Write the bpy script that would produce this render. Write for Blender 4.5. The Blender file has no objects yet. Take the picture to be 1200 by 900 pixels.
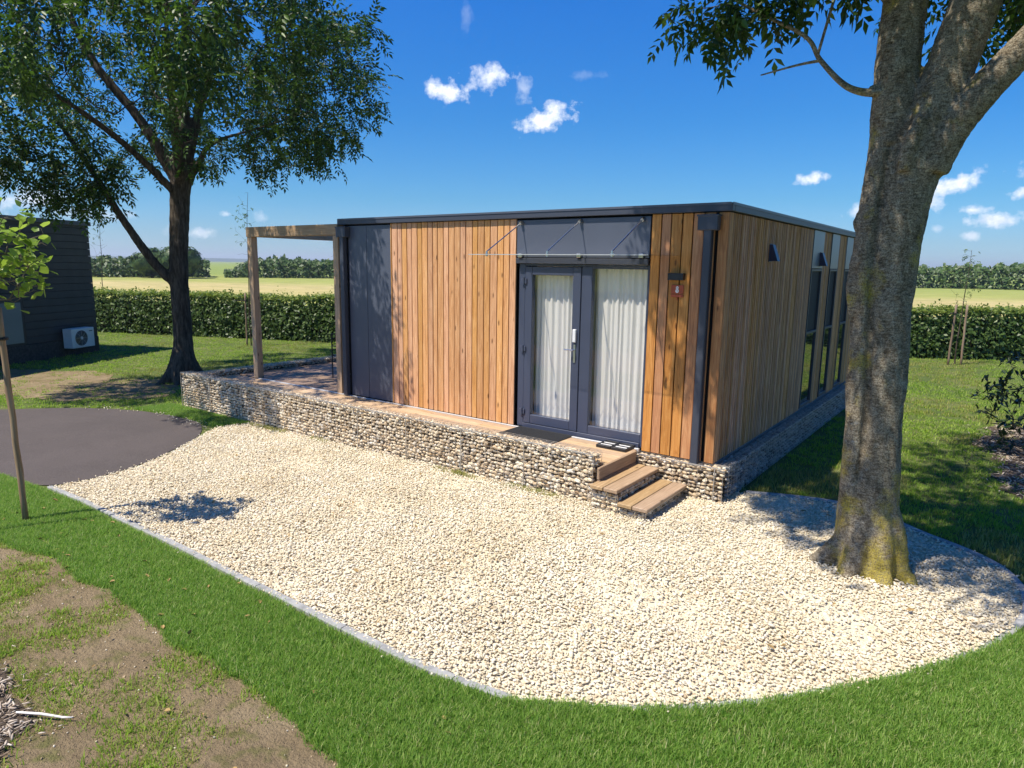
import bpy, math, random
import numpy as np
from mathutils import Vector, Matrix, noise
S = bpy.context.scene
COL = S.collection
R = math.radians
random.seed(7); RNG = np.random.default_rng(7)

# ------------------------------------------------------------------ camera, sky, sun, exposure
cam = bpy.data.cameras.new('camera'); camo = bpy.data.objects.new('camera', cam); COL.objects.link(camo)
cam.sensor_width = 36; cam.lens = 791.97 / 1200 * 36; cam.clip_start = .05; cam.clip_end = 20000
d_ = Vector((-.5835, .7935, -.1728)); r_ = Vector((.8041, .5944, .0145)); u_ = Vector((-.1143, .1305, .9848))
CAM = Vector((2.6104, -7.5265, 2.2264))
camo.matrix_world = Matrix(((r_.x, u_.x, -d_.x, CAM.x), (r_.y, u_.y, -d_.y, CAM.y), (r_.z, u_.z, -d_.z, CAM.z), (0, 0, 0, 1)))
S.camera = camo

SUNV = Vector((-.5, -1, 2.0)).normalized()          # towards the sun
sun = bpy.data.lights.new('sun', 'SUN'); sun.energy = 5.0; sun.angle = R(.53); sun.color = (1, .93, .82)
suno = bpy.data.objects.new('sun', sun); COL.objects.link(suno); suno.location = (-10, -20, 40)
suno.rotation_euler = SUNV.to_track_quat('Z', 'Y').to_euler()

W = bpy.data.worlds.new('World'); S.world = W; W.use_nodes = True
def build_world():
    nt = W.node_tree; N = nt.nodes; L = nt.links; N.clear()
    out = N.new('ShaderNodeOutputWorld'); bg = N.new('ShaderNodeBackground')
    sky = N.new('ShaderNodeTexSky'); sky.sky_type = 'NISHITA'; sky.sun_disc = False
    sky.sun_elevation = math.asin(SUNV.z); sky.sun_rotation = math.atan2(SUNV.x, SUNV.y)
    sky.altitude = 150; sky.air_density = 1.0; sky.dust_density = .1; sky.ozone_density = 2.0
    bg.inputs[1].default_value = .12
    def m(op, a, b=None, c=None, clamp=False):
        n = N.new('ShaderNodeMath'); n.operation = op; n.use_clamp = clamp
        for i, v in enumerate((a, b, c)):
            if v is None: continue
            if isinstance(v, (int, float)): n.inputs[i].default_value = v
            else: L.new(v, n.inputs[i])
        return n.outputs[0]
    tc = N.new('ShaderNodeTexCoord'); sp = N.new('ShaderNodeSeparateXYZ'); L.new(tc.outputs['Generated'], sp.inputs[0])
    x, y, z = sp.outputs
    az = m('MULTIPLY', m('ARCTAN2', x, y), 57.2958); el = m('MULTIPLY', m('ARCSINE', z), 57.2958)
    cb = N.new('ShaderNodeCombineXYZ'); L.new(az, cb.inputs[0]); L.new(el, cb.inputs[1])
    n1 = N.new('ShaderNodeTexNoise'); n1.inputs['Scale'].default_value = .85; n1.inputs['Detail'].default_value = 9; n1.inputs['Roughness'].default_value = .6
    L.new(cb.outputs[0], n1.inputs['Vector'])
    nf = m('MULTIPLY', m('SUBTRACT', n1.outputs[0], .5), 3.4)
    # small fair-weather clouds: azimuth, elevation, half width, half height, tilt (deg), density
    CL = [(-41.8, 13.25, 1.75, .85, -12, 1), (-38.5, 14.5, 1.9, .9, 12, .85), (-35.6, 13.6, 1.0, .8, 50, .38), (-33.8, 11.5, 2.4, .95, 20, 1.05),
          (-31, 14.6, 1.5, .35, 0, .12), (-13.5, 6.7, 1.3, .55, 12, 1), (-10.1, 4.2, .9, .5, 0, .7), (-4.4, 5.9, 2.1, .8, 16, 1), (-5.6, 4.9, 1.1, .6, 0, .8),
          (-.4, 5.2, 1.0, .4, 0, .9), (-.2, 6.6, .6, .7, 40, .8), (-3.0, 4.2, .85, .36, 0, .9), (-1.6, 3.5, 2.1, .5, 3, .9), (-2.9, 2.5, .7, .3, 0, .7), (-4.9, 3.0, .5, .25, 0, .4),
          (-71.0, 4.0, 2.6, .75, 4, .75), (-73.5, 5.2, 1.6, .7, 0, .6), (-68, 3.2, 3.4, .45, 0, .35), (-60.8, 2.1, 1.1, .42, 8, .6), (-62.4, 2.2, .7, .35, 0, .4), (-58.8, 3.55, .45, .2, 0, .5),
          (-55.9, 2.4, 1.0, .38, 0, .45), (-52.2, 2.3, 1.6, .5, 0, .5), (-56.4, 3.5, .5, .5, 0, .3), (-40.3, 18.6, .5, 1.0, 0, .12),
          (12, 9, 3, 1, 8, 1), (21, 5, 4, 1, 0, 1), (34, 12, 4, 1.4, 10, 1), (-95, 9, 4, 1.2, 6, 1), (-112, 6, 4, 1, 0, 1), (60, 8, 5, 1.2, 0, 1), (150, 9, 5, 1.4, 0, 1), (-160, 12, 5, 1.6, 0, 1), (95, 15, 4, 1.4, 0, 1)]
    tot = None
    for a0, e0, ra, re, tilt, dn in CL:
        t = R(tilt); da = m('SUBTRACT', az, a0); de = m('SUBTRACT', el, e0)
        p1 = m('MULTIPLY_ADD', de, math.sin(t) / ra, m('MULTIPLY', da, math.cos(t) / ra))
        p2 = m('MULTIPLY_ADD', de, math.cos(t) / re, m('MULTIPLY', da, -math.sin(t) / re))
        rr = m('SQRT', m('MULTIPLY_ADD', p1, p1, m('MULTIPLY', p2, p2)))
        v = m('MULTIPLY', m('MULTIPLY_ADD', m('SUBTRACT', m('ADD', 1.05, nf), rr), 1.15, 0, clamp=True), dn)
        tot = v if tot is None else m('MAXIMUM', tot, v)
    # soft grey modelling inside the clouds
    n2 = N.new('ShaderNodeTexNoise'); n2.inputs['Scale'].default_value = 1.6; n2.inputs['Detail'].default_value = 5; L.new(cb.outputs[0], n2.inputs['Vector'])
    rp = N.new('ShaderNodeValToRGB'); rp.color_ramp.elements[0].position = .35; rp.color_ramp.elements[0].color = (5.2, 5.7, 6.8, 1); rp.color_ramp.elements[1].position = .62; rp.color_ramp.elements[1].color = (6.9, 7.1, 7.5, 1)
    L.new(n2.outputs[0], rp.inputs[0])
    # richer blue towards the zenith as in the picture
    hs = N.new('ShaderNodeHueSaturation'); hs.inputs['Saturation'].default_value = 1.22; hs.inputs['Value'].default_value = 1.0; L.new(sky.outputs[0], hs.inputs['Color'])
    rt = N.new('ShaderNodeValToRGB'); e = rt.color_ramp.elements; e[0].position = 0; e[0].color = (.33, .50, .82, 1); e[1].position = 1; e[1].color = (.040, .262, .475, 1)
    for p_, c_ in ((.10, (.26, .42, .65, 1)), (.25, (.17, .375, .545, 1)), (.55, (.085, .315, .50, 1))):
        k_ = e.new(p_); k_.color = c_
    L.new(m('DIVIDE', m('MAXIMUM', z, 0), .36), rt.inputs[0])
    tm = N.new('ShaderNodeMix'); tm.data_type = 'RGBA'; tm.blend_type = 'MULTIPLY'; tm.inputs[0].default_value = 1; L.new(hs.outputs[0], tm.inputs[6]); L.new(rt.outputs[0], tm.inputs[7])
    gn = N.new('ShaderNodeVectorMath'); gn.operation = 'SCALE'; L.new(tm.outputs[2], gn.inputs[0]); L.new(m('ADD', 1.0, m('MULTIPLY', m('MINIMUM', m('DIVIDE', m('MAXIMUM', z, 0), .33), 1.0), 1.0)), gn.inputs['Scale'])
    mx = N.new('ShaderNodeMix'); mx.data_type = 'RGBA'; L.new(tot, mx.inputs[0]); L.new(gn.outputs[0], mx.inputs[6]); L.new(rp.outputs[0], mx.inputs[7])
    L.new(mx.outputs[2], bg.inputs[0]); L.new(bg.outputs[0], out.inputs[0])
build_world()
S.view_settings.view_transform = 'Standard'; S.view_settings.look = 'None'; S.view_settings.gamma = 1; S.view_settings.exposure = .56
S.render.resolution_x = 1024; S.render.resolution_y = 768
try:
    S.cycles.max_bounces = 8; S.cycles.transparent_max_bounces = 12; S.cycles.diffuse_bounces = 3; S.cycles.glossy_bounces = 3
except Exception: pass

# ------------------------------------------------------------------ materials
class NT:
    def __init__(s, name):
        s.m = bpy.data.materials.new(name); s.m.use_nodes = True; s.N = s.m.node_tree.nodes; s.L = s.m.node_tree.links
        s.b = s.N['Principled BSDF']; s.out = s.N['Material Output']
    def n(s, t, **k):
        o = s.N.new(t)
        for a, v in k.items():
            if a.startswith('i_'):
                key = a[2:].replace('_', ' '); o.inputs[int(key) if key.isdigit() else key].default_value = v
            else: setattr(o, a, v)
        return o
    def l(s, a, b): s.L.new(a, b); return b
    def math(s, op, a, b=None, clamp=False):
        o = s.N.new('ShaderNodeMath'); o.operation = op; o.use_clamp = clamp
        for i, v in enumerate((a, b)):
            if v is None: continue
            if isinstance(v, (int, float)): o.inputs[i].default_value = v
            else: s.L.new(v, o.inputs[i])
        return o.outputs[0]
    def ramp(s, fac, stops):
        o = s.N.new('ShaderNodeValToRGB'); e = o.color_ramp.elements
        while len(e) < len(stops): e.new(.5)
        for i, (p, c) in enumerate(stops): e[i].position = p; e[i].color = (*c, 1) if len(c) == 3 else c
        s.L.new(fac, o.inputs[0]); return o.outputs[0]
    def mix(s, f, a, b, bt='MIX'):
        o = s.N.new('ShaderNodeMix'); o.data_type = 'RGBA'; o.blend_type = bt
        for i, v in ((0, f), (6, a), (7, b)):
            if isinstance(v, (int, float)): o.inputs[i].default_value = v
            elif isinstance(v, tuple): o.inputs[i].default_value = (*v, 1)
            else: s.L.new(v, o.inputs[i])
        return o.outputs[2]
    def coord(s, which='Object', scale=(1, 1, 1), rnd=False, rot=(0, 0, 0)):
        t = s.N.new('ShaderNodeTexCoord'); mp = s.N.new('ShaderNodeMapping'); mp.inputs['Scale'].default_value = scale; mp.inputs['Rotation'].default_value = rot
        src = t.outputs[which]
        if rnd:
            oi = s.N.new('ShaderNodeObjectInfo'); v = s.N.new('ShaderNodeVectorMath'); v.operation = 'MULTIPLY_ADD'
            cb = s.N.new('ShaderNodeCombineXYZ')
            for k in range(3): s.L.new(oi.outputs['Random'], cb.inputs[k])
            s.L.new(cb.outputs[0], v.inputs[0]); v.inputs[1].default_value = (31, 57, 83); s.L.new(src, v.inputs[2]); src = v.outputs[0]
        s.L.new(src, mp.inputs[0]); return mp.outputs[0]
    def noise(s, vec, scale, detail=4, rough=.55, dist=0):
        o = s.N.new('ShaderNodeTexNoise'); o.inputs['Scale'].default_value = scale; o.inputs['Detail'].default_value = detail
        o.inputs['Roughness'].default_value = rough; o.inputs['Distortion'].default_value = dist
        if vec is not None: s.L.new(vec, o.inputs['Vector'])
        return o.outputs[0]
    def bump(s, h, strength=.3, dist=.01):
        o = s.N.new('ShaderNodeBump'); o.inputs['Strength'].default_value = strength; o.inputs['Distance'].default_value = dist
        s.L.new(h, o.inputs['Height']); s.L.new(o.outputs[0], s.b.inputs['Normal'])
    def base(s, c):
        if isinstance(c, tuple): s.b.inputs['Base Color'].default_value = (*c, 1)
        else: s.L.new(c, s.b.inputs['Base Color'])
    def rough(s, v, spec=None):
        if isinstance(v, float): s.b.inputs['Roughness'].default_value = v
        else: s.L.new(v, s.b.inputs['Roughness'])
        if spec is not None: s.b.inputs['Specular IOR Level'].default_value = spec
M = {}
def plain(name, c, rough=.5, metal=0, spec=.5, var=.12, sc=8, bump=0):
    t = NT(name); v = t.coord('Object'); n = t.noise(v, sc, 5)
    t.base(t.ramp(n, [(.3, tuple(x * (1 - var) for x in c)), (.7, tuple(min(1, x * (1 + var)) for x in c))]))
    t.rough(float(rough), spec); t.b.inputs['Metallic'].default_value = metal
    if bump: t.bump(t.noise(v, sc * 12, 3), .3, bump)
    M[name] = t.m; return t
plain('anthracite', (.045, .052, .072), .45, 0, .5, .05, 3)
plain('anthracite_panel', (.075, .086, .115), .38, 0, .5, .06, 1.2)
plain('dark_void', (.006, .006, .007), .8, 0, .2)
plain('light_panel', (.17, .19, .21), .35, 0, .5, .05, 2)
plain('steel', (.62, .62, .63), .28, 1, .5, .05)
plain('wire', (.55, .53, .50), .42, .85, .5, .15, 30)
plain('white_plastic', (.68, .70, .70), .45, 0, .5, .05)
plain('key_box', (.78, .78, .78), .4)
plain('black_metal', (.016, .017, .02), .45)
plain('rubber_mat', (.028, .029, .032), .9, 0, .2, .3, 60, .003)
plain('red_sign', (.42, .085, .035), .5, 0, .4, .15, 10)
plain('concrete', (.30, .30, .295), .85, 0, .3, .25, 14, .002)
plain('aluminium', (.62, .62, .62), .45, .4, .5, .06)
plain('strap', (.02, .018, .016), .8)
plain('blind', (.02, .022, .026), .7, 0, .3)
plain('grille_dark', (.02, .022, .022), .5)
plain('letter', (.85, .82, .78), .5)
plain('ac_logo', (.05, .06, .08), .5)
plain('chip', (.40, .33, .25), .9, 0, .2, .35, 3)
plain('pale_twig', (.75, .70, .64), .8, 0, .2)
plain('clad_dark', (.034, .035, .036), .55, 0, .4, .25, 2)

def wood(name, dark, mid, light, grainaxis='z', knots=True, rough=.62, sp=.3, vr=(.42, .78)):
    t = NT(name)
    sc = {'z': (14, 14, .9), 'x': (.9, 14, 14), 'y': (14, .9, 14)}[grainaxis]
    v = t.coord('Object', sc, rnd=True); g = t.noise(v, 2.2, 7, .62, 1.4)
    v2 = t.coord('Object', tuple(s * .5 for s in sc), rnd=True); g2 = t.noise(v2, 1.1, 3)
    col = t.ramp(g, [(.28, dark), (.5, mid), (.74, light)])
    oi = t.n('ShaderNodeObjectInfo')
    hs = t.n('ShaderNodeHueSaturation'); t.l(col, hs.inputs['Color'])
    t.l(t.math('ADD', t.math('MULTIPLY', oi.outputs['Random'], vr[0]), vr[1]), hs.inputs['Value'])
    w = t.n('ShaderNodeTexWhiteNoise', noise_dimensions='1D'); t.l(oi.outputs['Random'], w.inputs['W'])
    t.l(t.math('ADD', t.math('MULTIPLY', w.outputs[0], .012), .497), hs.inputs['Hue'])
    t.l(t.math('ADD', t.math('MULTIPLY', w.outputs[0], .25), .85), hs.inputs['Saturation'])
    c = t.mix(t.math('MULTIPLY', g2, .35), hs.outputs[0], tuple(x * .6 for x in mid))
    if knots:
        kv = t.coord('Object', {'z': (9, 9, 3.2), 'x': (3.2, 9, 9), 'y': (9, 3.2, 9)}[grainaxis], rnd=True)
        vo = t.n('ShaderNodeTexVoronoi', i_Scale=.8); t.l(kv, vo.inputs['Vector'])
        k = t.ramp(vo.outputs['Distance'], [(.05, (1, 1, 1)), (.13, (0, 0, 0))])
        c = t.mix(t.math('MULTIPLY', k, .8), c, tuple(x * .28 for x in dark))
    t.base(c); t.rough(float(rough), sp); t.bump(g, .35, .0025); M[name] = t.m
wood('larch', (.40, .165, .06), (.63, .315, .135), (.78, .46, .235), vr=(.28, .84))
wood('larch_weathered', (.27, .115, .052), (.59, .285, .135), (.80, .47, .26), knots=False, rough=.75, sp=.2, vr=(.5, .76))
wood('larch_oiled', (.30, .105, .032), (.55, .235, .085), (.70, .37, .155))
wood('deck_board', (.33, .20, .11), (.50, .335, .195), (.64, .46, .29), 'x')
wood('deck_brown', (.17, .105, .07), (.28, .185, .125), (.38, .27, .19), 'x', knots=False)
wood('step_board', (.25, .155, .085), (.37, .245, .14), (.50, .35, .215), 'y')
wood('pergola_post', (.34, .21, .115), (.52, .345, .21), (.66, .47, .31), 'z')
wood('pergola_beam_x', (.34, .21, .115), (.52, .345, .21), (.66, .47, .31), 'x')
wood('pergola_beam_y', (.34, .21, .115), (.52, .345, .21), (.66, .47, .31), 'y')
wood('stake_wood', (.14, .085, .05), (.26, .175, .11), (.36, .27, .18), 'z', False)

def glass_mat():
    t = NT('glass'); t.N.remove(t.b)
    tr = t.n('ShaderNodeBsdfTransparent'); tr.inputs[0].default_value = (.97, .97, .96, 1); gl = t.n('ShaderNodeBsdfGlossy'); gl.inputs['Roughness'].default_value = .015
    fr = t.n('ShaderNodeLayerWeight', i_Blend=.5); mx = t.n('ShaderNodeMixShader')
    t.l(t.math('ADD', t.math('MULTIPLY', t.math('POWER', fr.outputs['Facing'], 4.0), .9), .05, True), mx.inputs[0]); t.l(tr.outputs[0], mx.inputs[1]); t.l(gl.outputs[0], mx.inputs[2]); t.l(mx.outputs[0], t.out.inputs[0]); M['glass'] = t.m
    t = NT('window_glass'); t.base((.02, .024, .022)); t.rough(.03, 1.0); t.b.inputs['IOR'].default_value = 2.3; M['window_glass'] = t.m
glass_mat()
def curtain_mat():
    t = NT('curtain'); v = t.coord('Object', (1, 1, 1)); n = t.noise(v, 220, 2); t.base(t.ramp(n, [(.3, (.84, .82, .79)), (.7, (.90, .88, .85))])); t.rough(.9, .1)
    M['curtain'] = t.m
curtain_mat()
def stones(name, stops, rnd_by='both', rough=.85, bs=1.0):
    t = NT(name); ge = t.n('ShaderNodeNewGeometry'); oi = t.n('ShaderNodeObjectInfo')
    f = t.math('FRACT', t.math('ADD', t.math('MULTIPLY', ge.outputs['Random Per Island'], 7.31), t.math('MULTIPLY', oi.outputs['Random'], 13.7)))
    c = t.ramp(f, stops); v = t.coord('Object'); n = t.noise(v, 45 * bs, 6, .65)
    wn = t.noise(ge.outputs['Position'], .9, 5, .65); c = t.mix(t.ramp(wn, [(.42, (0, 0, 0)), (.68, (.55, .55, .55))]), c, (.88, .81, .68), 'MULTIPLY')
    c = t.mix(t.ramp(n, [(.35, (.45, .45, .45)), (.62, (0, 0, 0))]), c, (.55, .45, .30), 'MULTIPLY')
    t.base(c); t.rough(float(rough), .25); t.bump(n, .5, .004); M[name] = t.m
stones('gravel', [(0, (.48, .38, .25)), (.09, (.70, .61, .44)), (.5, (.79, .715, .54)), (.82, (.84, .79, .66)), (.94, (.68, .64, .56)), (1, (.70, .54, .32))])
stones('gabion_stone', [(0, (.34, .24, .15)), (.10, (.64, .50, .33)), (.40, (.84, .70, .50)), (.7, (.90, .80, .62)), (.88, (.92, .86, .74)), (.95, (.50, .41, .31)), (1, (.72, .54, .32))])
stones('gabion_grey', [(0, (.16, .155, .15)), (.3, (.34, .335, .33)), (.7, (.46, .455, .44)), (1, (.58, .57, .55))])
stones('chips', [(0, (.22, .16, .11)), (.35, (.42, .34, .26)), (.7, (.58, .50, .41)), (1, (.74, .68, .59))])

def leafy(name, stops, trans=(.10, .20, .015), tw=.35, rough=.45, spec=.35):
    t = NT(name); ge = t.n('ShaderNodeNewGeometry'); oi = t.n('ShaderNodeObjectInfo')
    f = t.math('FRACT', t.math('ADD', t.math('MULTIPLY', ge.outputs['Random Per Island'], 5.1), t.math('MULTIPLY', oi.outputs['Random'], 9.7)))
    c = t.ramp(f, stops)
    big = t.noise(t.coord('Object'), .5, 3); c = t.mix(t.math('MULTIPLY', big, .5), c, tuple(x * .8 for x in stops[0][1]))
    t.base(c); t.rough(float(rough), spec)
    tl = t.n('ShaderNodeBsdfTranslucent'); tc = t.mix(.5, c, trans, 'ADD'); t.l(tc, tl.inputs[0])
    mx = t.n('ShaderNodeMixShader', i_0=tw); t.l(t.b.outputs[0], mx.inputs[1]); t.l(tl.outputs[0], mx.inputs[2]); t.l(mx.outputs[0], t.out.inputs[0]); M[name] = t.m
leafy('ash_leaf', [(0, (.014, .036, .007)), (.5, (.032, .074, .010)), (.8, (.075, .15, .018)), (1, (.17, .28, .04))], (.07, .16, .01), .30)
leafy('maple_leaf', [(0, (.12, .21, .02)), (.5, (.22, .34, .04)), (1, (.34, .45, .08))], (.20, .30, .02), .4)
leafy('hedge_leaf', [(0, (.035, .075, .016)), (.5, (.085, .145, .03)), (.85, (.14, .21, .05)), (1, (.22, .28, .09))], (.12, .19, .02), .28)
leafy('hedge_tip', [(0, (.12, .19, .03)), (1, (.28, .33, .07))], (.2, .25, .02), .35)
leafy('laurel_leaf', [(0, (.012, .030, .010)), (1, (.035, .065, .02))], (.03, .06, .01), .15, .3, .5)
leafy('sapling_leaf', [(0, (.05, .09, .025)), (1, (.13, .19, .05))])
leafy('wood_leaf', [(0, (.03, .065, .016)), (.5, (.065, .12, .028)), (1, (.12, .18, .045))], (.05, .09, .01), .2)
leafy('grass_blade', [(0, (.15, .27, .02)), (.4, (.25, .40, .04)), (.8, (.37, .49, .07)), (1, (.55, .56, .16))], (.2, .32, .02), .46, .5, .3)
leafy('grass_dark', [(0, (.11, .23, .03)), (.35, (.20, .35, .05)), (.75, (.32, .48, .09)), (.93, (.50, .56, .18)), (1, (.66, .60, .32))], (.16, .32, .03), .48, .5, .3)
leafy('grass_dry', [(0, (.22, .26, .04)), (.5, (.34, .34, .08)), (1, (.52, .45, .20))], (.12, .14, .02), .3, .6, .2)

def ground_mats():
    t = NT('lawn_base'); v = t.coord('Object'); a = t.noise(v, 1.2, 6, .6); b = t.noise(v, 26, 5, .7)
    c = t.mix(b, t.ramp(a, [(.35, (.085, .13, .03)), (.55, (.15, .18, .05)), (.72, (.27, .25, .11))]), (.07, .09, .025))
    t.base(c); t.rough(.9, .15); t.bump(b, .8, .03); M['lawn_base'] = t.m
    t = NT('soil'); v = t.coord('Object'); a = t.noise(v, 1.6, 6, .6); b = t.noise(v, 40, 8, .7); e = t.noise(v, 7, 4)
    c = t.mix(t.math('MULTIPLY', b, .6), t.ramp(a, [(.3, (.26, .19, .11)), (.55, (.37, .28, .17)), (.75, (.46, .37, .235))]), (.19, .145, .08))
    c = t.mix(t.ramp(e, [(.52, (0, 0, 0)), (.68, (.7, .7, .7))]), c, (.15, .16, .045))
    t.base(c); t.rough(.95, .1); t.bump(t.math('ADD', b, t.math('MULTIPLY', t.noise(v, 14, 6, .7), 1.6)), 1.0, .035); M['soil'] = t.m
    t = NT('asphalt'); v = t.coord('Object'); a = t.noise(v, .9, 5, .6); b = t.noise(v, 90, 4, .8); st = t.noise(t.coord('Object', (1, 1, 1), rot=(0, 0, R(35))), 3, 3)
    c = t.mix(t.ramp(b, [(.40, (0, 0, 0)), (.72, (.5, .5, .5))]), t.ramp(a, [(.3, (.034, .028, .027)), (.7, (.060, .049, .047))]), (.27, .23, .21))
    t.base(t.mix(t.math('MULTIPLY', st, .3), c, (.12, .10, .09))); t.rough(.85, .25); t.bump(b, .7, .006); M['asphalt'] = t.m
    t = NT('gravel_bed'); v = t.coord('Object'); vo = t.n('ShaderNodeTexVoronoi', i_Scale=34); t.l(v, vo.inputs['Vector'])
    c = t.ramp(t.math('FRACT', t.math('MULTIPLY', vo.outputs['Color'], 1.0)), [(0, (.50, .42, .29)), (.5, (.62, .55, .40)), (1, (.70, .64, .50))])
    t.base(c); t.rough(.9, .15); t.bump(vo.outputs['Distance'], -1, .02); M['gravel_bed'] = t.m
    t = NT('mulch_bed'); v = t.coord('Object'); a = t.noise(v, 30, 6, .7)
    t.base(t.ramp(a, [(.3, (.05, .038, .028)), (.6, (.13, .10, .075)), (.8, (.26, .21, .16))])); t.rough(.95, .1); t.bump(a, 1, .03); M['mulch_bed'] = t.m
    # crop field with real bands parallel to the hedge
    t = NT('field'); tc = t.n('ShaderNodeTexCoord'); mp = t.n('ShaderNodeMapping'); mp.inputs['Rotation'].default_value = (0, 0, -R(23)); t.l(tc.outputs['Object'], mp.inputs[0])
    sp = t.n('ShaderNodeSeparateXYZ'); t.l(mp.outputs[0], sp.inputs[0])
    wob = t.noise(t.coord('Object', (.012, .05, 1)), 1, 4); dd = t.math('ADD', sp.outputs[1], t.math('MULTIPLY', wob, 16))
    nf = t.noise(t.coord('Object', (.35, .35, 1), rot=(0, 0, -R(23))), 1, 8, .7); strk = t.noise(t.coord('Object', (.08, .9, 1), rot=(0, 0, -R(23))), 1, 6, .7)
    bands = t.ramp(t.math('DIVIDE', dd, 200), [(.10, (.27, .33, .06)), (.20, (.33, .35, .08)), (.27, (.46, .38, .16)), (.35, (.50, .40, .19)), (.43, (.31, .33, .09)), (.60, (.25, .30, .075)), (.68, (.20, .27, .06))])
    c = t.mix(t.ramp(nf, [(.35, (.55, .55, .55)), (.65, (0, 0, 0))]), bands, (.17, .19, .05))
    c = t.mix(t.ramp(strk, [(.5, (0, 0, 0)), (.7, (.4, .4, .4))]), c, (.55, .46, .25))
    t.base(c); t.rough(.95, .1); M['field'] = t.m
    t = NT('far_hill'); a = t.noise(t.coord('Object', (.01, .01, .05)), 1, 6, .7); t.base(t.ramp(a, [(.35, (.03, .055, .03)), (.65, (.06, .09, .045))])); t.rough(.95, .05); M['far_hill'] = t.m
ground_mats()
def bark_mats():
    t = NT('bark_grey'); v = t.coord('Object', (1, 1, 1)); hz = t.noise(t.coord('Object', (9, 9, 26)), 2.4, 8, .75, .4); vt = t.noise(t.coord('Object', (7, 7, 3)), 2.2, 7, .7, .6); fine = t.noise(v, 85, 6, .8)
    c = t.ramp(t.math('ADD', t.math('MULTIPLY', hz, .6), t.math('MULTIPLY', vt, .4)), [(.37, (.09, .066, .042)), (.46, (.30, .24, .16)), (.54, (.50, .43, .31)), (.66, (.70, .63, .49))])
    c = t.mix(t.ramp(fine, [(.42, (.75, .75, .75)), (.55, (0, 0, 0))]), c, (.06, .046, .03))
    # yellow lichen and moss, heaviest near the foot and in rough patches
    tc = t.n('ShaderNodeTexCoord'); sp = t.n('ShaderNodeSeparateXYZ'); t.l(tc.outputs['Object'], sp.inputs[0])
    li = t.noise(v, 3.1, 5, .65); foot = t.math('MULTIPLY', t.math('SUBTRACT', 1.25, sp.outputs[2]), .11)
    side = t.noise(t.coord('Object', (3.4, 3.4, .8)), 1.0, 3)
    lm = t.ramp(t.math('ADD', t.math('MULTIPLY', li, .75), t.math('ADD', t.math('MULTIPLY', side, .35), t.math('MAXIMUM', foot, 0))), [(.60, (0, 0, 0)), (.70, (1, 1, 1))])
    lf = t.math('MULTIPLY', t.math('MULTIPLY', lm, t.ramp(fine, [(.38, (0, 0, 0)), (.58, (1, 1, 1))])), .85)
    c = t.mix(lf, c, (.60, .47, .04))
    wh = t.ramp(t.noise(t.coord('Object', (1, 1, 1.4)), 7, 4, .6), [(.66, (0, 0, 0)), (.72, (.6, .6, .6))]); c = t.mix(wh, c, (.40, .40, .36))
    t.base(c); t.rough(.9, .15); t.bump(t.math('ADD', t.math('ADD', t.math('MULTIPLY', hz, 1.0), t.math('MULTIPLY', vt, 1.0)), t.math('MULTIPLY', fine, .8)), 1.0, .022); M['bark_grey'] = t.m
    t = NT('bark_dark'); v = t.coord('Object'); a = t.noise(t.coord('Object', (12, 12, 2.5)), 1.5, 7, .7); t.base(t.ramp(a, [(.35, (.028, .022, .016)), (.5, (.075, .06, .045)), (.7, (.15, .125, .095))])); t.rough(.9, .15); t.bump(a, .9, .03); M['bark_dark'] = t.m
    t = NT('bark_young'); v = t.coord('Object'); a = t.noise(v, 20, 5, .7); t.base(t.ramp(a, [(.35, (.10, .08, .055)), (.7, (.22, .19, .14))])); t.rough(.85, .2); M['bark_young'] = t.m
bark_mats()

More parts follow.
